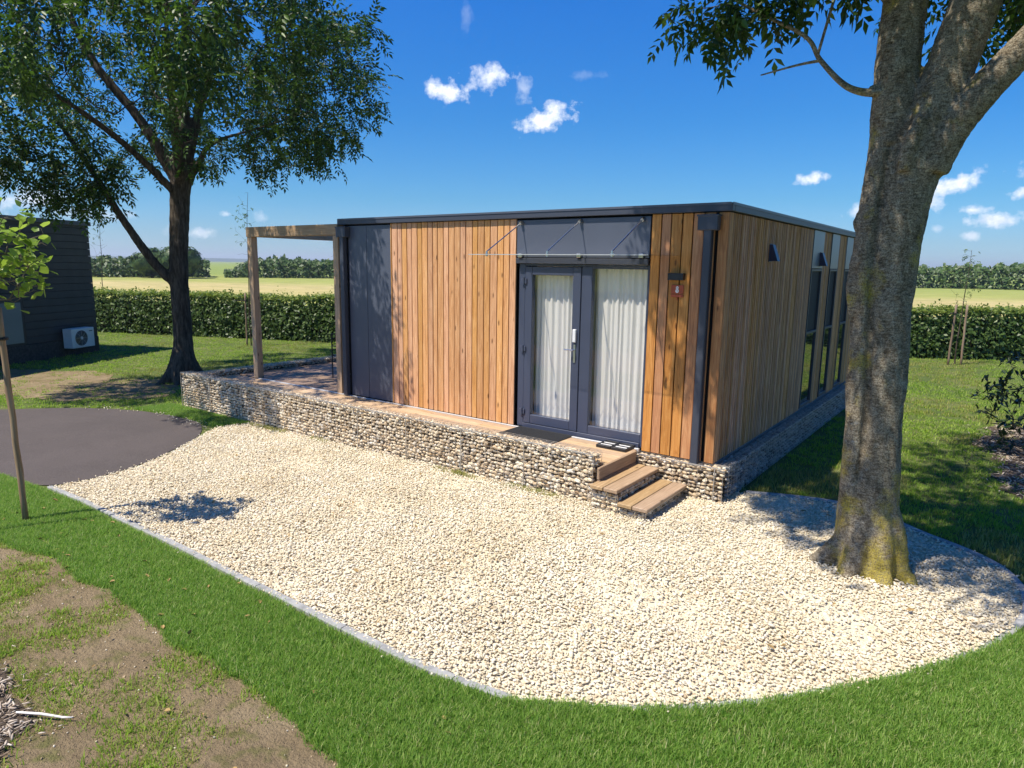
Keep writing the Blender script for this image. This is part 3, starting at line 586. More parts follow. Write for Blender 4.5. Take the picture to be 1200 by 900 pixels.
# ------------------------------------------------------------------ kerb edging
def kerb():
    t = thing('kerb_edging', 'flush grey concrete edging curving around the gravel yard', 'kerb', (-1.0, -4.52, zgf(-1)))
    pts = smooth_line(KERB, 4); pts = [np.array(p) for p in pts]; i = 0; seg = []; L = 0; cur = [pts[0]]
    for a, b in zip(pts[:-1], pts[1:]):
        cur.append(b); L += np.linalg.norm(b - a)
        if L > .95: seg.append(cur); cur = [b]; L = 0
    if len(cur) > 1: seg.append(cur)
    for s in seg:
        w = .032; V = []; F = []; n = len(s)
        s = [p.copy() for p in s]; dv = s[-1] - s[-2]; dv /= np.linalg.norm(dv); s[-1] = s[-1] - dv * .008
        for k, p in enumerate(s):
            tn = s[min(k + 1, n - 1)] - s[max(k - 1, 0)]; tn /= np.linalg.norm(tn); nn = np.array((-tn[1], tn[0])); z = zgf(p[0]); top = z + (.034 if p[0] < .3 or p[1] > -1.4 else .016)
            for o, zz in ((-w, z - .12), (-w, top - .008), (-w + .007, top), (w - .007, top), (w, top - .008), (w, z - .12)): V.append((*(p + nn * o), zz))
        for k in range(n - 1):
            for j in range(5): a = k * 6 + j; F.append((a, a + 1, a + 7, a + 6))
        F.append((5, 4, 3, 2, 1, 0)); e = (n - 1) * 6; F.append((e, e + 1, e + 2, e + 3, e + 4, e + 5))
        b = MB(); b.add(V, F); local(b, t); b.obj('kerb_stone', 'concrete', t)
kerb()

# ------------------------------------------------------------------ gabions
STONES = None
def stone_meshes():
    global STONES
    STONES = []
    for i in range(12):
        V, F = stone_shape(200 + i, (1.15, .85, .72), True); STONES.append(fast_mesh('stone', V, F, 'gabion_stone'))
stone_meshes()
def gabion(name, label, boxes, single=None, mat='gabion_stone', ssz=.036, ends=True, wire=True):
    """boxes: (x0,x1,y0,y1,z0,z1, faces, joints_every). faces among f(-Y) b(+Y) l(-X) r(+X) t(top)"""
    b0 = boxes[0]; t = thing(name, label, 'gabion', ((b0[0] + b0[1]) / 2, (b0[2] + b0[3]) / 2, b0[4]), 'stone filled gabions around the cabin')
    r = np.random.default_rng(abs(hash(name)) % 1000 if False else len(name) * 7 + int(abs(b0[0]) * 10)); core = MB(); wr = MB(); A = []; B = []; cnt = 0; cand = []
    for (x0, x1, y0, y1, z0, z1, faces, je) in boxes:
        d = .05; core.box(x0 + d, x1 - d, y0 + d, y1 - d, z0, z1 - d)
        cell = ssz * 1.58
        def fill(o, u, v, lu, lv, n):
            nu = max(1, int(lu / cell)); nv = max(1, int(lv / (cell * .8)))
            for j in range(nv):
                off = r.uniform(-.5, .5)
                for i in range(nu):
                    if r.random() < .03: continue
                    a = (i + .5 + off * (.9 if 0 < i < nu - 1 else .2) + r.uniform(-.22, .22)) / nu * lu; a = min(max(a, ssz * .6), lu - ssz * .6); c = (j + .5 + r.uniform(-.2, .2)) / nv * lv
                    P = np.array(o) + np.array(u) * a + np.array(v) * c - np.array(n) * (ssz * .72 + r.uniform(0, .010))
                    cand.append((P, ssz * r.uniform(.78, 1.2), r.uniform(-.35, .35), r.uniform(-.35, .35), r.uniform(0, 6.28) if n[2] else r.choice([0, 3.14]) + r.uniform(-.5, .5), n))
        lx, ly, lz = x1 - x0, y1 - y0, z1 - z0
        if 'f' in faces: fill((x0, y0, z0), (1, 0, 0), (0, 0, 1), lx, lz, (0, -1, 0))
        if 'b' in faces: fill((x0, y1, z0), (1, 0, 0), (0, 0, 1), lx, lz, (0, 1, 0))
        if 'l' in faces: fill((x0, y0, z0), (0, 1, 0), (0, 0, 1), ly, lz, (-1, 0, 0))
        if 'r' in faces: fill((x1, y0, z0), (0, 1, 0), (0, 0, 1), ly, lz, (1, 0, 0))
        if 't' in faces:
            if lx > ly: fill((x0, y0, z1), (1, 0, 0), (0, 1, 0), lx, ly, (0, 0, 1))
            else: fill((x0, y0, z1), (0, 1, 0), (1, 0, 0), ly, lx, (0, 0, 1))
        if wire:
            w = .0017; g = .005; sx = .10; sz = .05
            X = list(np.arange(x0, x1 + 1e-6, sx)); Y = list(np.arange(y0, y1 + 1e-6, sx)); Z = list(np.arange(z1, z0 - 1e-6, -sz))
            if 'f' in faces:
                for x in X: wr.box(x - w, x + w, y0 - g, y0 - g + 2 * w, z0, z1)
                for z in Z: wr.box(x0, x1, y0 - g - 2 * w, y0 - g, z - w, z + w)
                for x in np.arange(x0, x1 + .01, je): wr.box(x - .005, x + .005, y0 - .012, y0 - .003, z0, z1 + .003)
            if 't' in faces:
                for x in X: wr.box(x - w, x + w, y0, y1, z1 + g, z1 + g + 2 * w)
                for y in np.arange(y0, y1 + 1e-6, .05): wr.box(x0, x1, y - w, y + w, z1 + g + 2 * w, z1 + g + 4 * w)
                if not 'f' in faces or True:
                    wr.box(x0, x1, y0 - .006, y0 + .004, z1, z1 + .009)
            for fc, xx in (('l', x0 - g), ('r', x1 + g)):
                if fc in faces:
                    for y in Y: wr.box(xx - w, xx + w, y - w, y + w, z0, z1)
                    for z in Z: wr.box(xx - w * 2, xx, y0, y1, z - w, z + w)
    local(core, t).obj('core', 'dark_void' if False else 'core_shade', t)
    cam2 = np.array(CAM); cand.sort(key=lambda c: np.linalg.norm(c[0] - cam2) / c[1]); n1 = single or 0
    tv = np.array(t.location)
    for P, s, rx, ry, rz, n in cand[:n1]:
        o = link('stone', STONES[int(r.integers(12))], t, tuple(P - tv)); o.rotation_euler = (rx, ry, rz); o.scale = (s, s * .95, s * .9)
    if len(cand) > n1:
        VV = []; FF = []; k = 0; shapes = [stone_shape(300 + i, (1.15, .85, .72)) for i in range(16)]
        for P, s, rx, ry, rz, n in cand[n1:]:
            V, F = shapes[int(r.integers(16))]; m = np.array(Matrix.Rotation(rz, 3, 'Z') @ Matrix.Rotation(ry, 3, 'Y') @ Matrix.Rotation(rx, 3, 'X'))
            VV.append((V * s) @ m.T + (P - tv)); FF.append(F + k); k += len(V)
        o = link('stone_fill', fast_mesh('stone_fill', np.concatenate(VV), np.concatenate(FF), mat), t); o['kind'] = 'stuff'
    if wire and wr.n: local(wr, t).obj('wire_mesh', 'wire', t)
    return t
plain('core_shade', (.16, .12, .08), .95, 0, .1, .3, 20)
ZB = -.66
gabion('gabion_wall', 'long sunlit gabion wall of cream stones along the front of the deck', [(-9.95, -1.0, -1.06, -.86, ZB, .135, 'fltr', 1.0)], single=260)
gabion('side_gabion_wall', 'shaded low gabion wall running back along the left side of the terrace', [(-9.95, -9.75, -.855, 8.2, ZB, .10, 'ltrb', 1.0)])
gabion('plinth_gabion', 'short gabion plinth under the near corner boards beside the steps', [(-.93, .17, -.12, .06, ZB, -.035, 'ft', 1.0)], single=70)
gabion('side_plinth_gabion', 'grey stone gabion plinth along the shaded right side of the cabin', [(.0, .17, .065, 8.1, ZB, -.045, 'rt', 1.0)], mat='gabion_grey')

# ------------------------------------------------------------------ the timber cabin
H = 2.85; DB = 7.95
def cabin():
    t = thing('holiday_cabin', 'flat roofed cabin clad in vertical larch boards with anthracite trim', 'cabin', (0, 0, 0))
    # carcass: dark breather walls behind the cladding, hollow behind the glazed door
    b = MB()
    b.box(-6.46, -2.90, .03, .16, -.02, H); b.box(-.92, -.05, .03, .16, -.02, H); b.box(-2.90, -.92, .03, .16, 2.30, H)
    b.box(-.16, -.075, .16, DB, -.02, H); b.box(-6.46, -6.33, .16, DB, -.02, H); b.box(-6.33, -.16, DB - .13, DB, -.02, H)
    b.obj('wall', 'dark_void', t)
    b = MB(); b.box(-6.46, -.035, .165, DB, -.10, -.025); b.obj('floor_slab', 'concrete', t)
    # roof
    b = MB(); b.box(-6.44, -.02, .02, DB - .02, H, H + .05); b.obj('roof', 'anthracite', t)
    b = MB(); b.cbox(-6.52, .045, -.05, .03, H - .005, H + .085, .004); b.cbox(-.035, .045, .035, DB + .05, H - .005, H + .085, .004); b.cbox(-6.52, -6.44, .035, DB + .05, H - .005, H + .085, .004); b.cbox(-6.43, -.04, DB - .03, DB + .05, H - .005, H + .085, .004)
    b.obj('roof_trim', 'anthracite', t)
    b = MB(); b.box(-6.5, .03, -.058, -.052, H + .065, H + .09); b.box(.047, .052, -.05, DB, H + .062, H + .09); b.obj('trim_edge', 'anthracite_panel', t)
    r = np.random.default_rng(5)
    def vboard(x0, x1, z0=.0, z1=H - .012, y=-.0, mat='larch', th=.022, yy=None):
        lo = ((x0 + x1) / 2, y, z0); m = MB(); m.cbox(x0, x1, y - r.uniform(0, .004), y + th, z0, z1, .0025); o = m.obj('board', mat, t, loc=lo); return o
    # front cladding, left field (22 boards) and right field
    wds = [.128, .098, .112, .105, .122, .100, .118, .108, .095, .124, .104, .112, .118, .106, .126, .100, .122, .110, .132, .112, .104, .116]
    tot = 5.29 - 2.885; k = (tot) / sum(wds); x = -5.29
    for w in wds: vboard(x + .0065, x + w * k - .0065, .004 + r.uniform(0, .006)); x += w * k
    x = -.915
    for w in (.125, .12, .135, .128, .13): vboard(x + .004, x + w - .009, -.02, mat='larch_oiled'); x += w
    vboard(x + .004, -.155, -.02, mat='larch_oiled'); vboard(-.115, -.002, -.02, mat='larch_oiled')
    # side cladding: narrow weathered slats, each its own board
    def sboard(y0, y1, z0=-.02, z1=H - .012, mat='larch_weathered', th=.024):
        m = MB(); m.cbox(-.026 - 0.0, .0 + r.uniform(-.003, .003), y0, y1, z0, z1, .003); return m.obj('board', mat, t, loc=(0, (y0 + y1) / 2, z0))
    sboard(.028, .085)
    y = .09
    while y < 3.86:
        w = r.choice([.062, .068, .074, .080]); sboard(y, min(y + w - .023, 3.87)); y += w
    for a, c in ((4.63, 5.17), (5.82, 6.42), (7.05, 7.93)):
        y = a
        while y < c - .03: sboard(y, min(y + .056, c)); y += .074
    # side windows
    def swin(y0, y1, two=True):
        f = MB(); e = .035
        for (a, c, z0, z1) in ((y0, y0 + e, .0, 2.24), (y1 - e, y1, .0, 2.24), (y0 + e, y1 - e, 0.0, e + .01), (y0 + e, y1 - e, 2.205, 2.24), (y0 + e, y1 - e, 1.205, 1.245)): f.cbox(-.03, .004, a, c, z0, z1, .003)
        fo = f.obj('window', 'anthracite', t, loc=(0, y0, 0))
        p = MB(); p.box(-.028, -.020, e, y1 - y0 - e, .045, 1.205); p.obj('pane', 'window_glass', fo)
        p = MB(); p.box(-.034, -.028, e, y1 - y0 - e, 1.245, 2.205); p.obj('blind', 'blind', fo)
        q = MB(); q.cbox(-.022, .002, y0 + .006, y1 - .006, 2.25, H - .012, .002); q.obj('side_panel', 'light_panel', t)
    swin(3.90, 4.615); swin(5.20, 5.80); swin(6.45, 7.03)
    # wedge shaped wall lamps
    for y, z in ((1.63, 2.44), (4.42, 2.40)):
        m = MB(); V = [(0, -.06, -.11), (0, .06, -.11), (.11, .06, -.11), (.11, -.06, -.11), (0, -.06, .10), (0, .06, .10), (.035, .06, .10), (.035, -.06, .10)]
        m.add([(x + .004, y + a, z + c) for x, a, c in V], [(0, 1, 2, 3), (7, 6, 5, 4), (0, 4, 5, 1), (1, 5, 6, 2), (2, 6, 7, 3), (3, 7, 4, 0)]); m.cbox(.0, .008, y - .07, y + .07, z - .12, z + .11, .002)
        m.obj('wall_lamp', 'lamp_blue', t, loc=(0, y, z))
    # dark panels at the left end
    for a, c in ((-6.30, -5.872), (-5.864, -5.31)):
        m = MB(); m.cbox(a, c, -.006, .018, .02, H - .03, .002); m.obj('panel', 'anthracite_panel', t, loc=((a + c) / 2, 0, .02))
    m = MB(); m.cbox(-5.308, -5.292, -.012, .024, .0, H - .01, .001); m.obj('corner_trim', 'larch', t, loc=(-5.3, 0, 0))
    m = MB(); m.cbox(-9.0, -.93, -.045, -.012, -.028, .006, .002); m.obj('sill_strip', 'aluminium', t)
    # fascia over the door
    for a, c in ((-2.872, -.93),):
        m = MB(); m.cbox(a, c, -.004, .02, 2.335, H - .03, .002); m.obj('fascia_panel', 'anthracite_panel', t)
    m = MB(); m.cbox(-2.872, -.93, -.028, .03, 2.255, 2.325, .003); m.obj('lintel', 'anthracite', t)
    # down pipes with hoppers
    for x, z0 in ((-.20, -.04), (-6.37, .01)):
        m = MB(); m.cbox(x - .045, x + .045, -.105, -.02, z0, 2.66, .008); m.cbox(x - .04, x + .04, -.03, -.004, .35, .38, .003); m.cbox(x - .04, x + .04, -.03, -.004, 1.9, 1.93, .003); pp = m.obj('down_pipe', 'anthracite', t, loc=(x, -.06, z0))
        m = MB(); m.cbox(-.115, .115, -.06, .045, 2.64 - z0, 2.80 - z0, .008); m.cbox(-.125, .125, -.066, .05, 2.79 - z0, 2.81 - z0, .004); m.obj('hopper', 'anthracite', pp)
    m = MB(); m.box(-6.32, -6.302, -.0, .03, 0, H - .02); m.obj('joint', 'dark_void', t)
    # small flat porch lamp and the number plate
    m = MB(); m.cbox(-.655, -.465, -.075, -.008, 2.085, 2.165, .004); m.obj('porch_lamp', 'black_metal', t, loc=(-.56, -.04, 2.12))
    m = MB(); m.cbox(-.625, -.475, -.018, -.008, 1.93, 2.03, .002); m.cbox(-.625, -.475, -.018, -.008, 1.89, 1.922, .002)
    m.box(-.60, -.592, -.016, -.010, 1.92, 1.932); m.box(-.508, -.5, -.016, -.010, 1.92, 1.932); m.cbox(-.556, -.544, -.018, -.008, 1.855, 1.892, .002)
    pl = m.obj('number_plate', 'red_sign', t, loc=(-.55, -.013, 1.96))
    # digit 8 as raised rings
    m = MB()
    def ring(cx, cz, r0, r1, n=20, th=.003):
        V = []; F = []
        for i in range(n):
            a = 2 * math.pi * i / n
            for rr, yy in ((r0, 0), (r1, 0), (r1, -th), (r0, -th)): V.append((cx + rr * math.cos(a) * .85, yy, cz + rr * math.sin(a)))
        for i in range(n):
            j = (i + 1) % n
            for k in range(4): F.append((i * 4 + k, i * 4 + (k + 1) % 4, j * 4 + (k + 1) % 4, j * 4 + k))
        m.add([(x, y - .0065, z) for x, y, z in V], F)
    ring(0, .002, .008, .024); ring(0, .038, .005, .019); m.obj('digit', 'letter', pl)
    # door set
    Y0 = .045
    fr = MB(); fr.cbox(-2.86, -2.76, Y0, Y0 + .09, .0, 2.25, .004); fr.cbox(-.962, -.935, Y0, Y0 + .09, .0, 2.25, .003); fr.cbox(-2.758, -.964, Y0 + .002, Y0 + .09, 2.225, 2.25, .003); fr.cbox(-2.758, -.964, Y0 - .02, Y0 + .09, -.015, .055, .004)
    fr.cbox(-1.872, -1.72, Y0, Y0 + .085, .057, 2.223, .004); fr.cbox(-1.718, -.964, Y0 + .002, Y0 + .085, .057, .165, .004); fr.cbox(-1.718, -.964, Y0 + .002, Y0 + .085, 2.20, 2.223, .003)
    fr.obj('door_frame', 'anthracite_door', t)
    df = MB(); a0, a1 = -2.752, -1.878
    df.cbox(a0, a0 + .118, Y0 - .014, Y0 + .07, .062, 2.215, .005); df.cbox(a1 - .118, a1, Y0 - .014, Y0 + .07, .062, 2.215, .005); df.cbox(a0 + .119, a1 - .119, Y0 - .012, Y0 + .07, .062, .185, .005); df.cbox(a0 + .119, a1 - .119, Y0 - .012, Y0 + .07, 2.105, 2.215, .005)
    do = df.obj('door', 'anthracite_door', t, loc=(a0, Y0, .06))
    def sub(mb, name, mat):
        mb.v = [v - np.array((a0, Y0, .06)) for v in mb.v]; return mb.obj(name, mat, do)
    g = MB(); g.box(a0 + .119, a1 - .119, Y0 + .02, Y0 + .026, .186, 2.104); sub(g, 'pane', 'glass')
    h = MB(); h.cbox(-1.955, -1.925, Y0 - .026, Y0 - .015, .98, 1.22, .003); h.tube([(-1.94, Y0 - .02, 1.15), (-1.94, Y0 - .07, 1.15)], .010, 10); h.tube([(-1.935, Y0 - .07, 1.15), (-1.98, Y0 - .074, 1.15), (-2.07, Y0 - .07, 1.148)], .010, 10); sub(h, 'handle', 'steel')
    h = MB(); h.cbox(-1.962, -1.915, Y0 - .05, Y0 - .015, 1.25, 1.42, .006); sub(h, 'key_box', 'key_box')
    for z in (2.02, 1.10, .22):
        h = MB(); h.cbox(a0 - .055, a0 + .035, Y0 - .032, Y0 - .015, z - .035, z + .035, .004); h.tube([(a0 - .008, Y0 - .036, z - .05), (a0 - .008, Y0 - .036, z + .05)], .014, 10); sub(h, 'hinge', 'anthracite_door')
    g = MB(); g.box(-1.718, -.964, Y0 + .03, Y0 + .036, .166, 2.199); g.obj('pane', 'glass', t)
    # curtains: deep vertical folds
    rr = np.random.default_rng(8)
    for x0, x1 in ((-2.69, -1.93), (-1.745, -.93)):
        n = 150; V = []; F = []; xx = np.linspace(0, 1, n); kk = np.repeat(rr.uniform(.45, 1.7, 30), 6)[:n]; ph = np.cumsum(kk); ph = ph / ph[-1] * (x1 - x0) / .082 * 2 * math.pi
        for j, z in enumerate((.10, .7, 1.4, 2.0, 2.27)):
            amp = .016 + .006 * math.sin(j * 2.1)
            for i in range(n): V.append((x0 + (x1 - x0) * xx[i] + .004 * math.sin(ph[i] * .5 + j), .205 + amp * math.sin(ph[i] + .15 * j) + .008 * math.sin(ph[i] * .37 + j), z))
        for j in range(4):
            for i in range(n - 1): a = j * n + i; F.append((a, a + 1, a + n + 1, a + n))
        m = MB(); m.add(V, F); co = m.obj('curtain', 'curtain', t, smooth=True)
    m = MB(); m.box(-2.86, -.93, .32, .335, .0, 2.3); m.obj('inner_wall', 'inner', t)
    # glass canopy on stainless tie rods
    g = MB(); V = [(-3.04, -.82, 2.352), (-.56, -.82, 2.352), (-.56, -.01, 2.362), (-3.04, -.01, 2.362)]; V += [(a, b, c + .009) for a, b, c in V]
    g.add(V, [(3, 2, 1, 0), (4, 5, 6, 7), (0, 1, 5, 4), (1, 2, 6, 5), (2, 3, 7, 6), (3, 0, 4, 7)]); go = g.obj('canopy_glass', 'glass', t)
    e = MB(); e.box(-3.04, -.56, -.8215, -.8195 - .0005 + .0, 2.352, 2.361); e.obj('canopy_edge', 'glass_edge', go)
    for x in (-2.79, -1.88, -1.02):
        m = MB(); m.tube([(x, -.01, 2.79), (x, -.055, 2.775)], [.026, .02], 12); m.tube([(x, -.04, 2.78), (x, -.76, 2.395)], .0075, 8); m.tube([(x, -.76, 2.40), (x, -.76, 2.335)], .013, 10); m.tube([(x, -.76, 2.367), (x, -.76, 2.374)], .022, 12); m.tube([(x, -.76, 2.352), (x, -.76, 2.345)], .022, 12)
        m.obj('tie_rod', 'steel', go, smooth=False)
    for x in (-2.79, -1.88, -1.02): m = MB(); m.cbox(x - .03, x + .03, -.05, -.004, 2.335, 2.385, .004); m.obj('wall_bracket', 'steel', go)
    return t
plain('lamp_blue', (.022, .026, .075), .35)
plain('anthracite_door', (.055, .066, .105), .32, 0, .5, .04, 3)
plain('inner', (.35, .33, .28), .9)
plain('glass_edge', (.42, .44, .43), .2)
cabin()

# ------------------------------------------------------------------ deck, steps, pergola
def deck():
    t = thing('deck', 'pale timber deck walkway between the gabion wall and the cabin front', 'deck', (-3.5, -.45, -.04)); r = np.random.default_rng(2)
    ys = np.linspace(-.855, -.052, 7); tv = t.location
    for i in range(6):
        cut = [-9.74, -6.9 + r.uniform(-1, 1), -3.6 + r.uniform(-1, 1), -.945]
        for a, c in zip(cut[:-1], cut[1:]):
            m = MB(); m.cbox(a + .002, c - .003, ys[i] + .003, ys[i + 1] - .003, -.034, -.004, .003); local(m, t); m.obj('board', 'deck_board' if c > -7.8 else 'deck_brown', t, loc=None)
    m = MB(); m.box(-9.7, -.96, -.84, -.06, -.12, -.036); local(m, t).obj('joist_frame', 'dark_void', t)
    # terrace
    t2 = thing('terrace', 'brown timber terrace in tree shade under the pergola', 'deck', (-8.1, 4, -.04))
    y = .01
    while y < 8.1:
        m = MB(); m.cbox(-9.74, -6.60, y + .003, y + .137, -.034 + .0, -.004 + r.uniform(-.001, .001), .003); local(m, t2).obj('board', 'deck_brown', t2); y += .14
    m = MB(); m.box(-9.72, -6.62, .02, 8.1, -.12, -.036); local(m, t2).obj('joist_frame', 'dark_void', t2)
    # entry steps
    t3 = thing('entry_steps', 'two timber steps on stone cages leading from the deck down to the gravel', 'steps', (-.6, -.6, -.45)); tv = np.array(t3.location)
    m = MB(); m.cbox(-.944, -.912, -1.055, -.125, -.135, .0, .004); local(m, t3).obj('riser_board', 'step_board', t3)
    m = MB(); m.cbox(-.905 - .035, -.905, -1.05, -.125, -.30, -.14, .003); m.obj  # dark filler behind the tread
    local(m, t3).obj('filler_board', 'deck_brown', t3)
    for z, xs in ((-.155, ((-.945, -.785), (-.775, -.605))), (-.29, ((-.60, -.43), (-.42, -.245)))):
        for a, c in xs: m = MB(); m.cbox(a, c, -1.21, -.128, z - .042, z, .006); local(m, t3).obj('tread_board', 'step_board', t3)
    for x0, x1, z1 in ((-.93, -.62, -.2), (-.60, -.28, -.335)):
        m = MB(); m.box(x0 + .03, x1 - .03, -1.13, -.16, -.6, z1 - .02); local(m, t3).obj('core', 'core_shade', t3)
        r = np.random.default_rng(int(x0 * -100)); cell = .058
        for j in range(int((z1 + .58) / .05)):
            z = -.565 + .05 * (j + .5)
            for y in np.arange(-1.14, -.17, cell):
                o = link('stone', STONES[int(r.integers(12))], t3, tuple(np.array((x1 - .022 - r.uniform(0, .012), y + r.uniform(-.01, .01), z + r.uniform(-.008, .008))) - tv)); s = r.uniform(.026, .038); o.scale = (s, s, s); o.rotation_euler = (r.uniform(-.4, .4), r.uniform(-.4, .4), 1.57 + r.uniform(-.4, .4))
            for x in np.arange(x0 + .02, x1 - .02, cell):
                o = link('stone', STONES[int(r.integers(12))], t3, tuple(np.array((x + r.uniform(-.01, .01), -1.15 + r.uniform(0, .012), z + r.uniform(-.008, .008))) - tv)); s = r.uniform(.026, .038); o.scale = (s, s, s); o.rotation_euler = (r.uniform(-.4, .4), r.uniform(-.4, .4), r.uniform(-.4, .4))
        w = MB()
        for z in np.arange(-.6, z1 - .01, .05): w.box(x0, x1, -1.186, -1.182, z - .002, z + .002); w.box(x1 + .006, x1 + .010, -1.18, -.15, z - .002, z + .002)
        for x in np.arange(x0, x1, .1): w.box(x - .002, x + .002, -1.186, -1.182, -.6, z1 - .01)
        for y in np.arange(-1.18, -.16, .1): w.box(x1 + .006, x1 + .010, y - .002, y + .002, -.6, z1 - .01)
        local(w, t3).obj('wire_mesh', 'wire', t3)
    # pergola
    p = thing('pergola', 'open larch pergola frame attached to the left side of the cabin', 'pergola', (-9.08, .03, 0)); z0, z1 = 2.68, 2.86
    for x, y in ((-9.08, .03), (-6.60, .03), (-9.08, 7.4), (-6.60, 7.4)):
        m = MB(); m.cbox(x - .065, x + .065, y - .065, y + .065, -.003, z0 - .002, .006); local(m, p).obj('post', 'pergola_post', p)
    m = MB(); m.cbox(-9.16, -6.53, -.045, .10, z0, z1, .006); local(m, p).obj('beam', 'pergola_beam_x', p)
    m = MB(); m.cbox(-9.145, -9.015, .102, 7.32, z0 + .003, z1 - .003, .006); local(m, p).obj('beam', 'pergola_beam_y', p)
    m = MB(); m.cbox(-9.16, -6.53, 7.33, 7.47, z0, z1, .006); local(m, p).obj('beam', 'pergola_beam_x', p)
    # mat
    m = MB(); m.cbox(-2.77, -1.90, -.50, .0, -.004, .010, .004)
    for y in np.arange(-.48, -.03, .03): m.box(-2.75, -1.92, y, y + .016, .0098, .0135)
    tag(m.obj('door_mat', 'rubber_mat', loc=(-2.33, -.25, 0)), 'dark ribbed door mat lying on the deck in front of the glazed door', 'door mat')
    # boot scraper of two framed slat panels
    t4 = thing('boot_scraper', 'black framed boot scraper with two slatted panels beside the right door', 'boot scraper', (-1.2, -.12, .0))
    for x0 in (-1.405, -1.195):
        f = MB(); y0, y1 = -.27, .005; x1 = x0 + .2
        f.cbox(x0, x0 + .018, y0, y1, .0, .035, .002); f.cbox(x1 - .018, x1, y0, y1, .0, .035, .002); f.cbox(x0 + .019, x1 - .019, y0, y0 + .018, .0, .035, .002); f.cbox(x0 + .019, x1 - .019, y1 - .018, y1, .0, .035, .002); local(f, t4).obj('frame', 'black_metal', t4)
        for k in range(5):
            f = MB(); yy = y0 + .04 + k * .045; f.cbox(x0 + .02, x1 - .02, yy, yy + .018, .012, .03, .002); local(f, t4).obj('slat', 'aluminium' if k % 2 else 'black_metal', t4)
    # garden chair mostly hidden by the cabin corner
    c = thing('garden_chair', 'black metal garden chair on the terrace partly hidden by the cabin corner', 'chair', (-7.75, 1.15, 0))
    for x, y, h in ((-8.0, .95, .86), (-8.0, 1.40, .86), (-7.52, .95, .62), (-7.52, 1.40, .62)):
        m = MB(); m.tube([(x, y, -.003), (x, y, h)], .013, 8); local(m, c).obj('leg', 'black_metal', c)
    m = MB(); m.cbox(-8.0, -7.5, .95, 1.40, .43, .455, .008); local(m, c).obj('seat', 'black_metal', c)
    for z in (.55, .66, .77, .86):
        m = MB(); m.tube([(-8.0, .95, z), (-8.0, 1.40, z)], .011, 8); local(m, c).obj('back_rail', 'black_metal', c)
    for y in (.95, 1.40): m = MB(); m.tube([(-8.0, y, .63), (-7.5, y, .63)], .013, 8); local(m, c).obj('armrest', 'black_metal', c)
deck()

